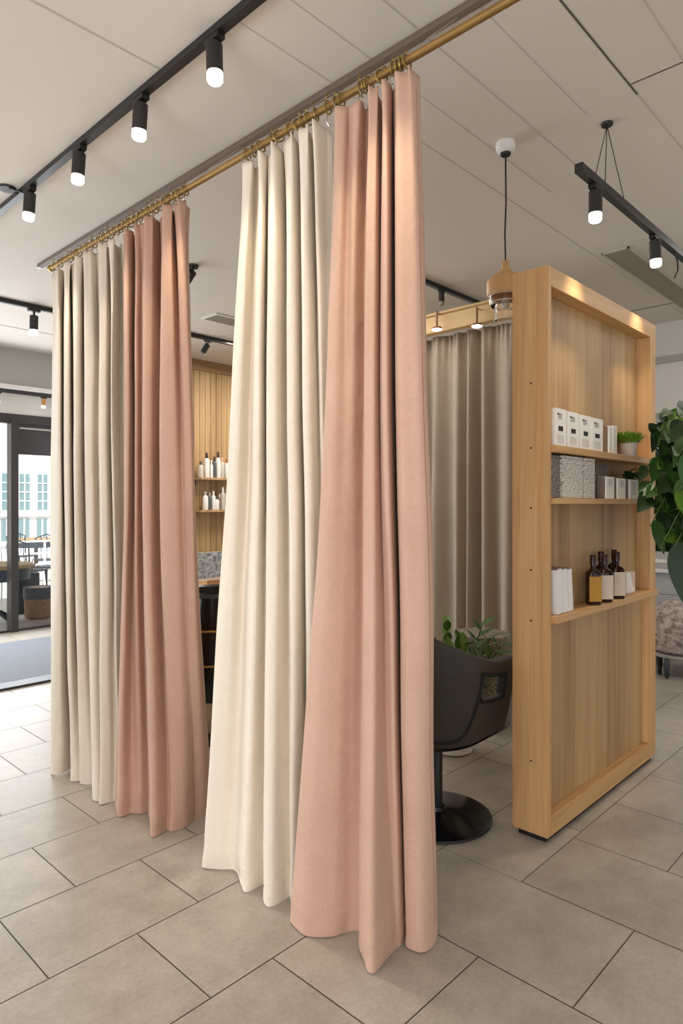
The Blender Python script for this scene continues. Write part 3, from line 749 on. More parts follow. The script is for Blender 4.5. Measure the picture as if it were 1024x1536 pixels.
# --- lower shelf: leaning white books, bottles, pink box
z3 = zs3+.007
for i, (a, b) in enumerate(((834, 842), (843, 850), (851, 857))):
    x = xon((a+b)/2, -.01); w = xon(b, -.01)-xon(a, -.01)
    t = thing('booklet', ('white booklet leaning on the post on the lower shelf', 'white booklet between two others leaning on the lower shelf', 'white booklet facing the bottles on the lower shelf')[i], 'book', (x+.016, Y0-.012, z3+.0025), 0, 'white booklets on the lower shelf')
    t.rotation_euler = (0, -.10, 0)
    B(-w/2, w/2, 0, .085, 0, .200-.003*i, bev=.0015).build('cover', M['white'], t, smooth=False)
    B(-w/2+.002, w/2-.002, .003, .083, .2005-.003*i, .2035-.003*i).build('pages', M['greycard'], t, smooth=False)
def bottle(label, x, y, h, front, rz=-.8):
    t = thing('bottle', label, 'bottle', (x, y, z3), 0, 'dark bottles on the lower shelf')
    t.rotation_euler.z = rz
    w = .033
    mb = MB()
    prof = [(0, 0), (w*.9, 0), (w, .006), (w, h*.62), (w*.90, h*.67), (w*.46, h*.71), (w*.38, h*.75), (w*.36, h*.84), (w*.40, h*.845), (0, h*.845)]
    # rounded-square section
    rings_ = []
    for r, z in prof:
        n = 24; row = []
        k = 1 if z < h*.66 else 0
        for j in range(n):
            a = j*2*PI/n+PI/4; e = .45 if k else 1
            cx, sx = math.cos(a), math.sin(a)
            row.append((r*math.copysign(abs(cx)**e, cx), r*math.copysign(abs(sx)**e, sx), z))
        rings_.append(row+[row[0]])
    mb.grid(rings_[1:-1]); mb.poly(rings_[1][:-1]); mb.poly(rings_[-2][:-1])
    bmesh.ops.remove_doubles(mb.bm, verts=mb.bm.verts, dist=1e-5)
    o = mb.build('glass_body', M['bottle'], t)
    MB().lathe([(w*.36, h*.80), (w*.46, h*.80), (w*.46, h*.99), (w*.40, h), (0, h)], 18).build('cap', M['cap'], t)
    B(-w*.92, w*.92, -w*1.0-.0014, -w*.98, h*.07, h*.57).build('label_panel', front, t, smooth=False)
    return t
bspec = [(889, .008, .245, 'goldlabel', 'dark bottle with gold label at left end of the bottle row'),
         (906.5, .0, .240, 'labelcream', 'dark bottle with torn cream label, middle of the front row'),
         (925, .004, .245, 'labelcream', 'dark bottle with cream label at right end of the bottle row'),
         (901, .045, .250, 'goldlabel', 'dark bottle standing behind the gold labelled bottle'),
         (921, .045, .250, 'labelcream', 'dark bottle standing behind two cream labelled bottles')]
for px, yo, h, lm, lab in bspec:
    bottle(lab, ony(px, 870, Y0+yo).x, Y0+yo, h, M[lm])
xa, xb = xon(938, .03), xon(951, .03); w = xb-xa
t = thing('product_box', 'small pale pink box beside the dark bottles on lower shelf', 'box', ((xa+xb)/2+.012, Y0+.03, z3))
B(-w/2, w/2, 0, .05, 0, .115, bev=.0015).build('carton', M['paper'], t, smooth=False)
mb = MB(); mb.poly([(-w*.05, -.0006, .114), (w*.5, -.0006, .114), (w*.5, -.0006, .02), (w*.3, -.0006, .03), (w*.15, -.0006, .07)])
mb.build('pink_print', M['pinkbox'], t, smooth=False)

# ================================================================== SALON CHAIR
CH = thing('salon_chair', 'charcoal leather salon tub chair on round black base', 'chair', (2.62, 1.87, 0), math.radians(2))
MB().lathe([(0, 0.001), (.262, .001), (.268, .006), (.266, .014), (.22, .024), (.10, .036), (.05, .046), (.042, .06), (0, .06)], 64).build('base_plate', M['gloss'], CH)
MB().lathe([(0, .05), (.033, .05), (.033, .34), (.029, .345), (0, .345)], 28).build('column', M['black'], CH)
MB().lathe([(0, .34), (.024, .34), (.024, .40), (.05, .405), (.05, .42), (0, .42)], 24).build('gas_lift', M['chrome'], CH)
MB().tube([(.02, -.03, .39), (.05, -.10, .395), (.06, -.17, .385)], .007).build('lever', M['chrome'], CH)
def outline(s):
    """s 0..1: front of right arm -> round the back -> front of left arm; returns x, y"""
    la, R = .30, .285
    tot = 2*la+PI*R; d = s*tot
    if d < la: return (.30-d-.02, -R)
    if d > tot-la: return (.28-(tot-d), R)
    a = (d-la)/R
    return (-.02-R*math.sin(a)*1.12, -R*math.cos(a))
def shell(s, v, off=0.0):
    x, y = outline(s)
    x1, y1 = outline(min(1, s+.004)); x0, y0 = outline(max(0, s-.004))
    t = Vector((x1-x0, y1-y0, 0)).normalized(); nrm = Vector((t.y, -t.x, 0))
    b = .5-.5*math.cos(2*PI*s)                 # 0 at the arm fronts, 1 at the back
    top = .770+.20*b**1.5
    bot = .405
    z = bot+(top-bot)*v
    taper = .80+.20*min(1, v*1.35)**.7-.02*v
    p = Vector((x*(taper if x < 0 else .90+.10*v), y*taper, z))
    if b > .3: p.x -= .05*(b-.3)*v*v
    return p+nrm*off
NS, NV = 60, 16
mb = MB(); vv = mb.grid([[shell(i/NS, j/NV) for i in range(NS+1)] for j in range(NV+1)])
i0, i1, j0, j1 = 4, 13, 8, 13
dele = []
for f in mb.bm.faces:
    c = f.calc_center_median()
    pass
mb.bm.faces.ensure_lookup_table()
for j in range(NV):
    for i in range(NS):
        if j0 <= j < j1 and (i0 <= i < i1 or NS-i1 <= i < NS-i0): dele.append(mb.bm.faces[j*NS+i])
bmesh.ops.delete(mb.bm, geom=dele, context='FACES_ONLY')
o = mb.build('shell', M['leather'], CH, sharp=180)
if sum(p.normal.x*p.center.x+p.normal.y*p.center.y for p in o.data.polygons) < 0: o.data.flip_normals()
sol(o, .05, -1)
sm(o, 2)
def spath(pts, r, name, parent=CH, m='piping', closed=False):
    pp = [shell(s, v, .003) for s, v in pts]
    MB().tube(pp, r, 8, closed=closed).build(name, M[m], parent)
for sgn in (0, 1):
    f = (lambda s: s) if sgn == 0 else (lambda s: 1-s)
    a, b, c, d = i0/NS, i1/NS, j0/NV, j1/NV
    cyc = []
    for k in range(40):
        t = k/40*2*PI; e = .35
        cs, sn = math.cos(t), math.sin(t)
        cyc.append((f((a+b)/2+(b-a)/2*math.copysign(abs(cs)**e, cs)), (c+d)/2+(d-c)/2*math.copysign(abs(sn)**e, sn)))
    spath(cyc, .008, 'opening_trim', closed=True)
seam_ = [(12.8/NS, 12.4/NV), (13.2/NS, 10.5/NV), (13.9/NS, 7.5/NV), (14.8/NS, 5/NV), (16.2/NS, 2.6/NV), (18.2/NS, 1.6/NV), (21/NS, 1.45/NV), (30/NS, 1.4/NV)]
sp = catmull([Vector((a, b)) for a, b in seam_], 6)
spath([(p[0], p[1]) for p in sp]+[(1-p[0], p[1]) for p in reversed(sp[:-1])], .0105, 'back_seam')
# underside pan and cushion
mb = MB()
pts = [shell(i/NS, 0) for i in range(NS+1)]
bot = [mb.bm.verts.new(p+Vector((0, 0, -.0))) for p in pts]; low = [mb.bm.verts.new(Vector((p.x*.78, p.y*.78, p.z-.012))) for p in pts]
for i in range(NS): mb.bm.faces.new((bot[i], bot[i+1], low[i+1], low[i]))
mb.bm.faces.new((bot[0], low[0], low[NS], bot[NS]))
mb.bm.faces.new(low)
mb.build('seat_pan', M['leather'], CH)
B(-.12, .25, -.18, .18, .42, .52, bev=.045).build('seat_cushion', M['leatherin'], CH)

# --- plant and pouf behind the chair
def zz_plant(name, label, loc, n, hgt, seed, lean=None):
    random.seed(seed)
    t = thing(name, label, 'plant', loc)
    MB().lathe([(0, 0), (.10, 0), (.12, .01), (.135, .26), (.14, .28), (.125, .28), (.12, .25), (0, .25)], 32).build('pot', M['white'], t)
    MB().lathe([(0, .255), (.119, .252), (0, .24)], 24).build('soil', M['soil'], t)
    for k in range(n):
        a = k*2.4+.4; l = hgt*random.uniform(.8, 1.05); sp_ = random.uniform(.25, .6)
        d = Vector((math.cos(a)*sp_, math.sin(a)*sp_, 1)).normalized()
        base = Vector((.05*math.cos(a), .05*math.sin(a), .24))
        st = [base+d*l*t_/6+Vector((math.cos(a), math.sin(a), 0))*.12*l*(t_/6)**2 for t_ in range(7)]
        stem = MB().tube(st, [.010-.001*j for j in range(7)], 6).build('stem', M['leaf'], t)
        mb = MB()
        for j in range(12):
            u = .25+.75*j/11; q = st[0].lerp(st[-1], u); idx = min(5, int(u*6)); q = st[idx].lerp(st[idx+1], u*6-idx)
            side = d.cross(Vector((math.sin(a), -math.cos(a), .2))).normalized()*(1 if j % 2 else -1)
            mb.leaf(q, side*.8+d*.75+Vector((random.uniform(-.2, .2), random.uniform(-.2, .2), 0)), random.uniform(.10, .15), .055, .12, .2)
        mb.build('leaflets', M['leaf' if k % 4 else 'leaflight'], stem)
    return t
q = atd(678, 1000, 4.05)
zz_plant('potted_plant', 'glossy green leafy potted plant behind the salon chair', (q.x, q.y, 0), 13, .50, 3)
q = atd(722, 1000, 4.55)
t = thing('pouf', 'round mottled taupe pouf standing before the back curtain', 'pouf', (q.x, q.y, 0))
MB().lathe([(0, .0), (.17, .0), (.20, .03), (.21, .3), (.20, .52), (.0, .52)], 36).build('body', M['wovendark'], t)
MB().lathe([(.20, .52), (.21, .56), (.19, .62), (.12, .635), (0, .64)], 36).build('cushion', M['wovendark'], t)

# ================================================================== PENDANT LAMP
q = fl(758, 214, CEIL)
pn = thing('pendant_lamp', 'oak pendant lamp with clear glass bowl above salon chair', 'lamp', (q.x, q.y, 0))
pz = lambda py: 1.5+(757-py)/994*((q-CP).dot(FW))
MB().lathe([(.0, CEIL-.055), (.030, CEIL-.053), (.046, CEIL-.040), (.049, CEIL-.015), (.045, CEIL), (0, CEIL)], 32).build('canopy', M['white'], pn)
MB().lathe([(0, CEIL-.064), (.024, CEIL-.064), (.027, CEIL-.053), (0, CEIL-.053)], 20).build('cord_grip', M['black'], pn)
MB().tube([(0, 0, CEIL-.06), (.004, 0, 3.0), (-.003, .002, 2.85), (0, 0, pz(396))], .0042, 8).build('cord', M['black'], pn)
a, b, c, d, e = pz(392), pz(404), pz(410), pz(420), pz(445)
MB().lathe([(0, a), (.017, a), (.019, a-.004), (.019, b), (.034, b-.008), (.036, c), (.060, c-.008), (.088, d-.004), (.092, d-.012), (.092, e+.004), (.088, e), (.080, e), (.080, d-.012), (.03, c-.006), (0, c-.006)], 48).build('shade', M['oak'], pn)
f0 = pz(457); g0 = pz(480)
MB().lathe([(.084, e), (.083, e-.006), (.078, f0), (.070, f0-.006), (.055, f0-.008), (.054, g0), (.052, g0), (.053, f0-.012), (.068, f0-.010), (.076, f0), (.081, e)], 48).build('glass_bowl', M['glass'], pn)
MB().lathe([(.0815, e-.003), (.086, e-.003), (.086, e+.000), (.0815, e+.000)], 48).build('rim', M['chrome'], pn)
MB().tube([(.079*math.cos(t_*2*PI/40), .079*math.sin(t_*2*PI/40), f0+.006) for t_ in range(40)], .0018, 6, closed=True).build('glass_ring', M['white'], pn)
MB().tube([(.054*math.cos(t_*2*PI/40), .054*math.sin(t_*2*PI/40), g0) for t_ in range(40)], .0022, 6, closed=True).build('glass_ring', M['white'], pn)
MB().lathe([(0, e-.005), (.014, e-.008), (.024, e-.035), (.014, e-.058), (0, e-.062)], 20).build('bulb', M['clearish'], pn)

# ================================================================== TRACK LIGHTS
def add_spot(loc, target, power, size, col=(1, .86, .68), blend=.6, rad=.03, name='spot'):
    l = bpy.data.lights.new(name, 'SPOT'); l.energy = power; l.spot_size = math.radians(size); l.spot_blend = blend; l.color = col; l.shadow_soft_size = rad
    o = bpy.data.objects.new(name, l); C.objects.link(o); o.location = loc
    d = Vector(target)-Vector(loc); o.rotation_euler = d.to_track_quat('-Z', 'Y').to_euler()
    return o
def spot_head(label, x, y, ztrack, tilt, group, size=1.0, drop=.035, lens='lens', mat='blacksoft', along='Y', lit=True):
    """a cylinder spot hung under a track; the head tilts by (rx, ry)"""
    t = thing('track_spotlight', label, 'spotlight', (x, y, ztrack), 0, group)
    s = size
    ad = B(-.018*s, .018*s, -.045*s, .045*s, -.020*s, 0, bev=.003) if along == 'Y' else B(-.045*s, .045*s, -.018*s, .018*s, -.020*s, 0, bev=.003)
    ad.build('adapter', M['black'], t)
    MB().tube([(0, 0, -.015*s), (0, 0, -(drop+.03)*s)], .009*s, 8).build('stem', M['black'], t)
    R = Matrix.Translation((0, 0, -drop*s)) @ Matrix.Rotation(tilt[0], 4, 'X') @ Matrix.Rotation(tilt[1], 4, 'Y')
    MB().lathe([(0, 0), (.028*s, 0), (.0315*s, -.004*s), (.0315*s, -.112*s), (.029*s, -.112*s), (.028*s, -.100*s), (0, -.100*s)], 28, mat=R).build('housing', M[mat], t)
    MB().lathe([(0, -.102*s), (.0285*s, -.102*s), (.0300*s, -.118*s), (.0300*s, -.142*s), (.024*s, -.150*s), (0, -.152*s)], 28, mat=R).build('lens', M[lens] if lit else M['shaft'], t)
    tip = R @ Vector((0, 0, -.17*s)); dirv = (R.to_3x3() @ Vector((0, 0, -1)))
    return t, Vector((x, y, ztrack))+tip, dirv
TX = 1.485
tr = thing('light_track', 'long black ceiling light track above the curtains', 'light track', (TX, 0, CEIL))
B(-.019, .019, -2.5, 5.4, -.030, -.0005, bev=.002).build('track_profile', M['black'], tr, smooth=False)
MB().tube([(-.07+.035*math.cos(k*2*PI/24), 3.97+.035*math.sin(k*2*PI/24), -.008) for k in range(24)], .005, 6, closed=True).tube([(-.07, 3.94, -.012), (-.02, 3.90, -.03), (0, 3.86, -.05)], .005).build('fixing_ring', M['black'], tr)
MB().lathe([(0, -.012), (.045, -.012), (.05, 0), (0, 0)], 24, c=(-.07, 3.97, 0)).build('ceiling_rose', M['blacksoft'], tr)
for i, (y, tl) in enumerate(((1.42, (.05, .12)), (2.08, (-.04, .0)), (2.62, (.14, -.02)), (3.21, (.06, .04)), (3.82, (.12, .02)))):
    t, tip, d = spot_head(('lit black spotlight cut by the top edge of the picture', 'nearest whole lit black spotlight on the long left track', 'second whole lit spotlight down the long left track', 'third whole lit spotlight down the long left track', 'lit spotlight at fixing ring at far end of long track')[i], TX, y, CEIL-.0312, tl, 'spots on the long track', 1.0, drop=.024)
    add_spot(tip, tip+Vector((.06, -.05, -1)), 34, 72, blend=1, name='spot_lamp')
# right track hung by cords
q = fl(910, 185, CEIL)
RTZ = 2.975
rt = thing('light_track', 'black light track hung on cords in front of the partition', 'light track', (q.x, q.y, RTZ))
xs = 2.825-q.x
B(xs, 2.6, -.018, .018, -.018, .022, bev=.002).build('track_profile', M['black'], rt, smooth=False)
B(xs-.006, xs, -.019, .019, -.019, .023, bev=.002).build('end_cap', M['blacksoft'], rt, smooth=False)
for px, x2 in ((892, 0), (907, 0), (937, 0)):
    qq = ony(px, 300, q.y).x - q.x
    MB().tube([(0, 0, CEIL-RTZ-.01), (qq, 0, .02)], .0022, 6).build('cord', M['black'], rt)
MB().lathe([(0, -.012), (.025, -.012), (.028, 0), (0, 0)], 20, c=(0, 0, CEIL-RTZ)).build('ceiling_hook', M['blacksoft'], rt)
MB().tube([(.97, 0, -.018), (1.0, -.01, -.06), (.99, -.015, -.12), (.95, -.01, -.17)], .005, 6).build('loose_cable', M['black'], rt)
for i, (px, py) in enumerate(((893, 300), (982, 370))):
    xx = ony(px, py, q.y).x
    t, tip, d = spot_head(('lit spotlight near the free end of the corded track', 'second lit spotlight along the corded track')[i], xx, q.y, RTZ-.0192, ((.0, .03), (-.02, -.05))[i], 'spots on the corded track', .95, drop=.02, along='X')
    add_spot(tip, tip+Vector((.02, .03, -1)), 40, 60, blend=1, name='spot_lamp')
# track at the back of the booth (unlit spots)
q0 = fl(640, 423, CEIL); q1 = fl(750, 461, CEIL)
bt = thing('light_track', 'short black ceiling track behind pendant lamp', 'light track', (q0.x, 3.17, CEIL))
B(-.9, 1.05, -.018, .018, -.035, -.0005, bev=.002).build('track_profile', M['black'], bt, smooth=False)
for i, px in enumerate((662, 727)):
    xx = ony(px, 430, 3.17).x
    spot_head(('unlit black spotlight nearer the blush curtain on back track', 'unlit black spotlight half hidden behind pelmet stem')[i], xx, 3.17, CEIL-.035, (0, 0), 'unlit spots on the back track', .75, drop=.012, along='X', lit=False)
# track between the two curtain pairs
bt = thing('light_track', 'black ceiling track seen between the two curtain pairs', 'light track', (4.2, 5.93, CEIL))
B(-1.0, 1.2, -.02, .02, -.04, -.0005, bev=.002).build('track_profile', M['black'], bt, smooth=False)
xx = ony(312, 510, 5.93).x
spot_head('unlit tilted spotlight seen between the two curtain pairs', xx, 5.93, CEIL-.04, (.5, .3), 'unlit spots on the back track', .95, drop=.04, along='X', lit=False, mat='black')
# track near the shopfront
bt = thing('light_track', 'black ceiling track left of the far curtain', 'light track', (2.3, 6.12, CEIL))
B(-3.5, .9, -.02, .02, -.04, -.0005, bev=.002).build('track_profile', M['black'], bt, smooth=False)
xx = ony(51, 470, 6.12).x
t, tip, d = spot_head('lit brass-collared spotlight on the track left of far curtain', xx, 6.12, CEIL-.04, (.05, .0), 'spots toward the shopfront', 1.15, drop=.05, along='X', lens='lens')
add_spot(tip, tip+Vector((0, 0, -1)), 60, 100, name='spot_lamp')
# little spot under the ledge of the shopfront
q = ony(70, 582, 7.9)
t, tip, d = spot_head('small lit spotlight under the pale ledge above shopfront', q.x, 7.98, 2.775, (.1, 0), 'spots toward the shopfront', .75, drop=.02, along='X', lens='lens', mat='gold')
q = ony(1, 582, 7.9)
t, tip, d = spot_head('small lit spotlight at left picture edge above shopfront', q.x, 7.98, 2.775, (.1, 0), 'spots toward the shopfront', .75, drop=.02, along='X', lens='lens', mat='gold')
# dark sensor on the ceiling right of the far curtain + air grille
q = fl(289, 398, CEIL)
t = thing('ceiling_sensor', 'small black ceiling spotlight beside the far rose curtain top', 'spotlight', (q.x, q.y, CEIL))
MB().lathe([(0, -.02), (.04, -.02), (.045, -.0005), (0, -.0005)], 24).build('base', M['black'], t)
MB().tube([(0, 0, -.02), (0, 0, -.06)], .01).build('stem', M['black'], t)
MB().lathe([(0, .0), (.03, 0), (.032, -.09), (.028, -.09), (0, -.085)], 22, mat=Matrix.Translation((0, 0, -.05)) @ Matrix.Rotation(1.0, 4, 'X')).build('housing', M['black'], t)
qa = fl(312, 473, CEIL); qb = fl(350, 466, CEIL)
t = thing('air_grille', 'flat white air grille set in ceiling between the curtain pairs', 'vent', ((qa.x+.22), (qa.y), CEIL))
B(-.22, .22, -.13, .13, -.010, -.0005, bev=.003).build('frame', M['wall'], t, smooth=False)
mb = MB()
for k in range(9): mb.box(-.19, .19, -.10+k*.024, -.09+k*.024, -.013, -.0101)
mb.build('slats', M['shaft'], t, smooth=False)

# ================================================================== BETWEEN THE CURTAINS
# floating shelves on the slat wall
def wall_shelf(label, py):
    z = ony(315, py, SY-.1).z
    xa = ony(294, py, SY-.1).x
    t = thing('wall_shelf', label, 'shelf', (xa, SY-.001, z), 0, 'shelves on the slat wall')
    B(0, 1.4, -.20, -.0, -.025, 0, bev=.003).build('board', M['slat'], t, smooth=False)
    B(.0, .02, -.06, -.0, -.09, -.025).build('bracket', M['black'], t, smooth=False)
    return xa, z
xa1, za1 = wall_shelf('upper wooden shelf on the slat wall', 717)
xa2, za2 = wall_shelf('lower wooden shelf on the slat wall', 765)
def cosmetic(label, px, zb, h, r, mat, capm, group, kind='bottle', neck=.55):
    x = ony(px, 740, SY-.11).x
    t = thing('cosmetic_bottle', label, 'bottle', (x, SY-.11, zb+.001), 0, group)
    MB().lathe([(0, 0), (r*.95, 0), (r, .005), (r, h*.68), (r*.8, h*.74), (r*.4, h*.78), (r*.4, h*.80), (0, h*.80)], 20).build('body', M[mat], t)
    MB().lathe([(0, h*.78), (r*.45, h*.78), (r*.45, h*.98), (r*.3, h), (0, h)], 16).build('cap', M[capm], t)

U = 'bottles on the upper slat wall shelf'; V_ = 'bottles on the lower slat wall shelf'
for lab, px, h, r, m_, c_ in (
  ('clear squat bottle at far left of the upper shelf', 301, .20, .035, 'clearish', 'smoke'),
  ('white pump bottle with black top on upper shelf', 310, .31, .034, 'white', 'black'),
  ('slim white tube beside the smoky bottle on upper shelf', 317, .22, .02, 'white', 'white'),
  ('dark smoky bottle in middle of upper shelf', 321.5, .27, .028, 'smoke', 'black'),
  ('white bottle with tall black brush top on upper shelf', 327, .33, .032, 'white', 'black'),
  ('clear bottle with pink top on upper shelf by ivory curtain', 333, .26, .03, 'clearish', 'pinkbox'),
  ('pale bottle half hidden by ivory curtain on upper shelf', 340, .25, .03, 'white', 'gold')):
    cosmetic(lab, px, za1, h, r, M and m_, c_, U)
for lab, px, h, r, m_, c_ in (
  ('white bottle at left end of the lower shelf', 308, .23, .034, 'white', 'chrome'),
  ('smoky glass bottle on the lower shelf', 314.5, .22, .026, 'smoke', 'chrome'),
  ('tall white bottle in middle of lower shelf', 320, .235, .026, 'white', 'white'),
  ('short white jar bottle on the lower shelf', 325, .17, .03, 'white', 'smoke'),
  ('slim brown tube bottle on the lower shelf', 329, .2, .016, 'greycard', 'white'),
  ('tall pale bottle next to the ivory curtain on lower shelf', 334, .29, .03, 'clearish', 'white'),
  ('white bottle mostly behind ivory curtain on lower shelf', 341, .27, .03, 'white', 'white')):
    cosmetic(lab, px, za2, h, r, m_, c_, V_)
# console with leaning picture
zc = ony(315, 876, SY-.3).z
xc = ony(298, 876, SY-.3).x
t = thing('console_table', 'pale wood console table against the slat wall', 'table', (xc+.3, SY-.24, 0))
B(-.75, .75, -.22, .2, zc-.04, zc, bev=.004).build('table_top', M['oakx'], t, smooth=False)
for sx in (-.7, .7):
    for sy in (-.17, .15): B(sx-.025, sx+.025, sy-.025, sy+.025, 0.001, zc-.04).build('leg', M['oak'], t, smooth=False)
B(-.70, .70, .10, .12, .25, zc-.041).build('back_board', M['oakx'], t, smooth=False)
h = ony(318, 828, SY-.1).z-zc
t = thing('picture', 'grey abstract landscape picture leaning against the slat wall', 'picture', (ony(322, 850, SY-.1).x, SY-.085, zc+.003))
t.rotation_euler = (-.06, 0, 0)
B(-.24, .24, 0, .02, 0, h, bev=.002).build('frame', M['labelcream'], t, smooth=False)
B(-.232, .232, -.002, .001, .04, h-.008).build('canvas', M['photo'], t, smooth=False)
t = thing('tray', 'low dark wooden tray on the console table', 'tray', (ony(331, 882, SY-.34).x, SY-.36, zc+.001))
B(-.16, .16, -.07, .07, 0, .012, bev=.002).box(-.16, .16, -.075, -.065, 0, .04).box(-.16, .16, .065, .075, 0, .04).build('tray_body', M['slattrim'], t, smooth=False)
# black lounge chair with gold piping
q = fl(318, 1096)
LC = thing('lounge_chair', 'glossy black salon armchair with gold piping between the curtains', 'chair', (q.x, q.y, 0), math.radians(-40))
zq = lambda py: 1.5-(py-757)/994*((q-CP).dot(FW))
za, zb_, zc_, zd = zq(884), zq(934), zq(984), zq(1038)
def ell(z, rx, ry, n=48): return [(rx*math.cos(k*2*PI/n), ry*math.sin(k*2*PI/n), z) for k in range(n)]
R0 = .30
MB().lathe([(0, za-.06), (R0*.72, za-.05), (R0*.80, za-.01), (R0*.9, za), (R0, za-.02), (R0*1.03, zb_+.06), (R0*1.0, zb_), (0, zb_)], 48).build('back_roll', M['gloss'], LC)
MB().tube(ell(zb_-.003, R0*1.01, R0*1.01), .008, 8, closed=True).build('upper_piping', M['gold'], LC)
MB().lathe([(0, zb_-.006), (R0*.98, zb_-.006), (R0*.99, (zb_+zc_)/2), (R0*.95, zc_), (0, zc_)], 48).build('backrest', M['gloss'], LC)
MB().tube(ell(zc_-.002, R0*.955, R0*.955), .007, 8, closed=True).build('lower_piping', M['gold'], LC)
MB().lathe([(0, zc_-.004), (R0*.94, zc_-.004), (R0*.93, zd+.05), (R0*.86, zd), (0, zd)], 48).build('seat', M['gloss'], LC)
MB().lathe([(0, .05), (R0*.70, .05), (R0*.74, .07), (R0*.78, zd-.002), (0, zd-.002)], 40).build('pedestal', M['beige'], LC)
MB().lathe([(0, .001), (R0*1.0, .001), (R0*1.02, .02), (R0*.98, .05), (0, .05)], 48).build('base_plate', M['black'], LC)

# ================================================================== RIGHT-HAND SIDE: hanging plant and trolley seat
random.seed(21)
HP = Vector((4.02, .97, 1.52))
t = thing('hanging_plant', 'large hanging pothos with broad dark leaves beside the partition', 'plant', HP)
MB().lathe([(0, -.12), (.10, -.12), (.13, -.10), (.15, .05), (.155, .07), (.14, .07), (.135, .04), (0, .04)], 32).build('pot', M['white'], t)
MB().lathe([(0, .05), (.134, .045), (0, .03)], 24).build('soil', M['soil'], t)
mb = MB()
for k in range(3):
    a = k*2*PI/3; mb.tube([(.145*math.cos(a), .145*math.sin(a), .06), (0, 0, 1.0), (0, 0, CEIL-HP.z)], .003, 6)
mb.build('hanger_cords', M['wicker'], t)
left = -RT; up = Vector((0, 0, 1))
def vine(target, nleaf, size, mats, sag=.2):
    tgt = Vector(target)-HP
    b0 = Vector((tgt.x, tgt.y, 0)); b0 = b0.normalized()*.11 if b0.length > .01 else Vector((.1, 0, 0)); b0.z = .05
    st = []
    for j in range(9):
        u = j/8
        p = b0.lerp(tgt, u) + up*sag*math.sin(PI*u)
        st.append(p)
    s = MB().tube(st, [.006-.0004*j for j in range(9)], 6).build('stem', M['leaf'], t)
    for mname in set(mats):
        mb = MB()
        for j in range(nleaf):
            if mats[j % len(mats)] != mname: continue
            u = .25+.75*(j+.5)/nleaf; f = u*8; i = min(7, int(f)); p = st[i].lerp(st[i+1], f-i)
            out = Vector((tgt.x, tgt.y, 0)).normalized()
            dv = out*random.uniform(-.1, .6) + Vector((random.uniform(-.8, .8), random.uniform(-.8, .35), random.uniform(-.8, .35)))
            dv.y = min(dv.y, .12)
            L_ = size*random.uniform(.75, 1.15)
            mb.leaf(p, dv, L_, L_*.62, .35, .16, nrm=(random.uniform(-.5, .2)-.3, -.6+random.uniform(-.4, .4), .7))
        mb.build('leaves', M[mname], s)
G = ['leafdark', 'leaf', 'leafdark', 'leaf', 'leaflight']
def tgt(px, py, y): return ony(px, py, y)
for (px, py, y, nl, sz, sag) in ((1000, 655, 1.15, 9, .15, .25), (1015, 735, 1.12, 10, .16, .15), (972, 750, 1.2, 8, .15, .12), (982, 770, 1.18, 10, .17, .12), (1005, 770, 1.1, 10, .17, .1), (1012, 820, 1.0, 8, .19, .05), (978, 655, 1.22, 8, .12, .2), (990, 640, 1.2, 8, .13, .25), (1010, 700, 1.0, 10, .17, .2), (965, 705, 1.24, 8, .11, .15), (995, 670, 1.18, 10, .15, .2), (1018, 780, 1.1, 10, .17, .12), (985, 690, 1.20, 9, .15, .16), (975, 790, 1.16, 9, .17, .16), (1000, 805, 1.05, 9, .18, .1), (1010, 660, 1.15, 9, .15, .22), (1018, 740, 1.0, 10, .18, .1),
                                (995, 740, 1.12, 10, .16, .14), (1022, 640, 1.05, 8, .16, .28), (1035, 800, .9, 8, .17, .05), (970, 730, 1.22, 7, .12, .15), (1005, 710, 1.2, 8, .15, .2), (1020, 690, .95, 9, .16, .2), (1045, 700, .85, 8, .16, .15), (990, 825, 1.1, 5, .16, .1), (1120, 760, .8, 8, .16, .1), (1150, 700, 1.1, 8, .16, .1)):
    vine(tgt(px, py, y), nl, sz, G, sag)
# trailing sprig on the second shelf
t = thing('trailing_sprig', 'green trailing leaves behind the white cartons on second shelf', 'plant', (xon(930, .07), Y0+.053, z2))
MB().lathe([(0, 0), (.015, 0), (.018, .11), (.015, .11), (0, .10)], 18).build('pot', M['pot'], t)
mb = MB()
for k in range(34):
    a = random.random()*6.28
    dv = Vector((math.cos(a)*.9+.35, -abs(math.sin(a))*.35, random.uniform(-.1, .5)))
    mb.leaf((random.uniform(-.02, .04), random.uniform(-.03, -.01), random.uniform(.115, .14)), dv, random.uniform(.06, .10), .036, .3, .2, n=4)
mb.build('leaves', M['leaf'], t)
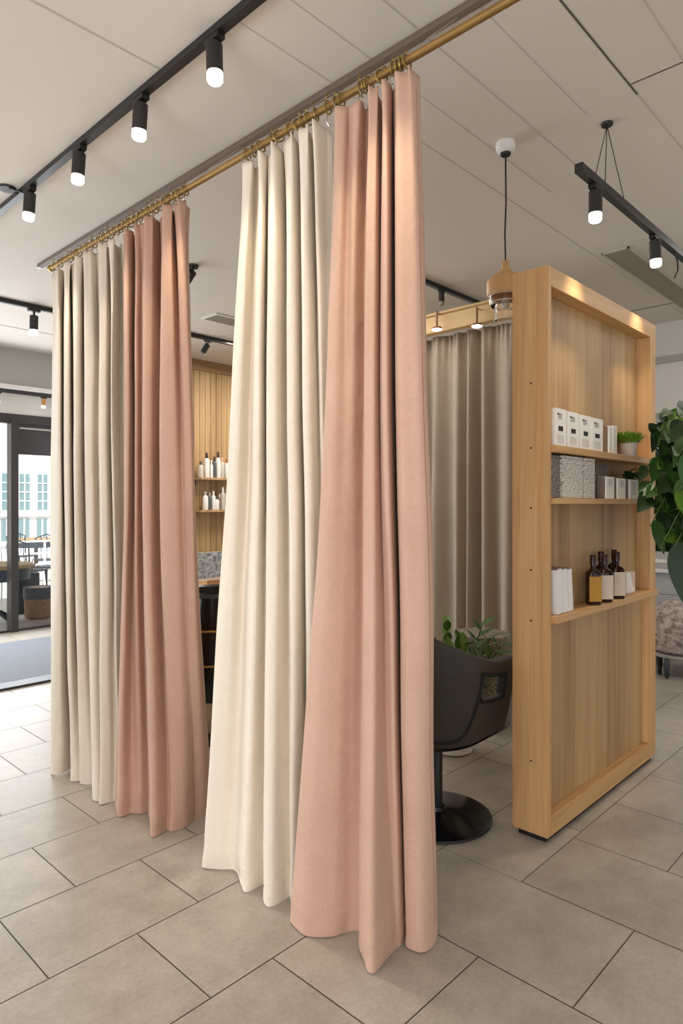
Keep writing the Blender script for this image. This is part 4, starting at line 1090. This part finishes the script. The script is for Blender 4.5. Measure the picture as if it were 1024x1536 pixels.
# rolling upholstered seat
q = fl(1006, 1010)
t = thing('rolling_armchair', 'mottled grey upholstered seat on black castors by grey panelled wall', 'chair', (q.x+.12, q.y-.06, 0), math.radians(20))
MB().lathe([(0, .192), (.25, .192), (.29, .22), (.305, .30), (.295, .42), (.26, .53), (.19, .61), (.10, .645), (0, .65)], 40).build('upholstered_body', M['floral'], t)
MB().lathe([(0, -.02), (.07, -.02), (.085, -.01), (.085, .01), (.07, .02), (0, .02)], 28, mat=Matrix.Translation((-.29, .14, .088)) @ Matrix.Rotation(PI/2, 4, 'X')).build('side_wheel', M['planter'], t)
MB().tube([(-.17, -.13, .60), (-.25, -.15, .50), (-.285, -.13, .36), (-.285, -.11, .20)], .014).build('strap', M['black'], t)
MB().lathe([(0, .155), (.27, .155), (.29, .165), (.29, .185), (.27, .191), (0, .191)], 40).build('base_board', M['greybeam'], t, smooth=False)
for sx in (-.19, .19):
    for sy in (-.19, .19):
        f_ = MB().tube([(sx, sy, .155), (sx, sy, .08)], .022).build('castor_fork', M['black'], t)
        MB().lathe([(0, -.016), (.045, -.016), (.05, -.01), (.05, .01), (.045, .016), (0, .016)], 20, mat=Matrix.Translation((sx+.02, sy, .051)) @ Matrix.Rotation(PI/2, 4, 'X')).build('castor', M['black'], t)

# ================================================================== LIGHT
w = bpy.data.worlds.new('world'); S.world = w; w.use_nodes = True
bg = w.node_tree.nodes['Background']; bg.inputs[0].default_value = (.93, .96, 1.0, 1); bg.inputs[1].default_value = .95
sun = bpy.data.lights.new('sun', 'SUN'); sun.energy = 7; sun.angle = .05; sun.color = (1, .97, .93)
so = bpy.data.objects.new('sun', sun); C.objects.link(so); so.rotation_euler = Vector((.25, .75, -.8)).to_track_quat('-Z', 'Y').to_euler()
def area(loc, rot, sx, sy, power, col):
    l = bpy.data.lights.new('added_light', 'AREA'); l.shape = 'RECTANGLE'; l.size = sx; l.size_y = sy; l.energy = power; l.color = col
    o = bpy.data.objects.new('added_light', l); C.objects.link(o); o.location = loc; o.rotation_euler = rot; return o
# added fill lights at ceiling height, behind the viewer and over the booth
area((-.6, -.6, CEIL-.02), (0, 0, 0), 1.8, 1.8, 30, (1, .95, .88))
area((5.6, .2, CEIL-.02), (0, 0, 0), 1.5, 1.5, 26, (1, .95, .88))
area((3.6, 3.6, CEIL-.02), (0, 0, 0), .9, .9, 20, (1, .9, .78))
area((5.0, 5.6, CEIL-.02), (0, 0, 0), 1.2, .9, 75, (1, .9, .78))  # fill added to brighten the slat wall
# daylight through the shopfront
area((0.5, 8.15, 1.4), (-PI/2, 0, 0), 6, 2.2, 260, (.90, .95, 1))
area((-3.2, .2, 1.1), (0, -PI/2, 0), 1.8, 3, 120, (.96, .97, 1))  # added fill behind and left of the viewer, brightens the lower curtains
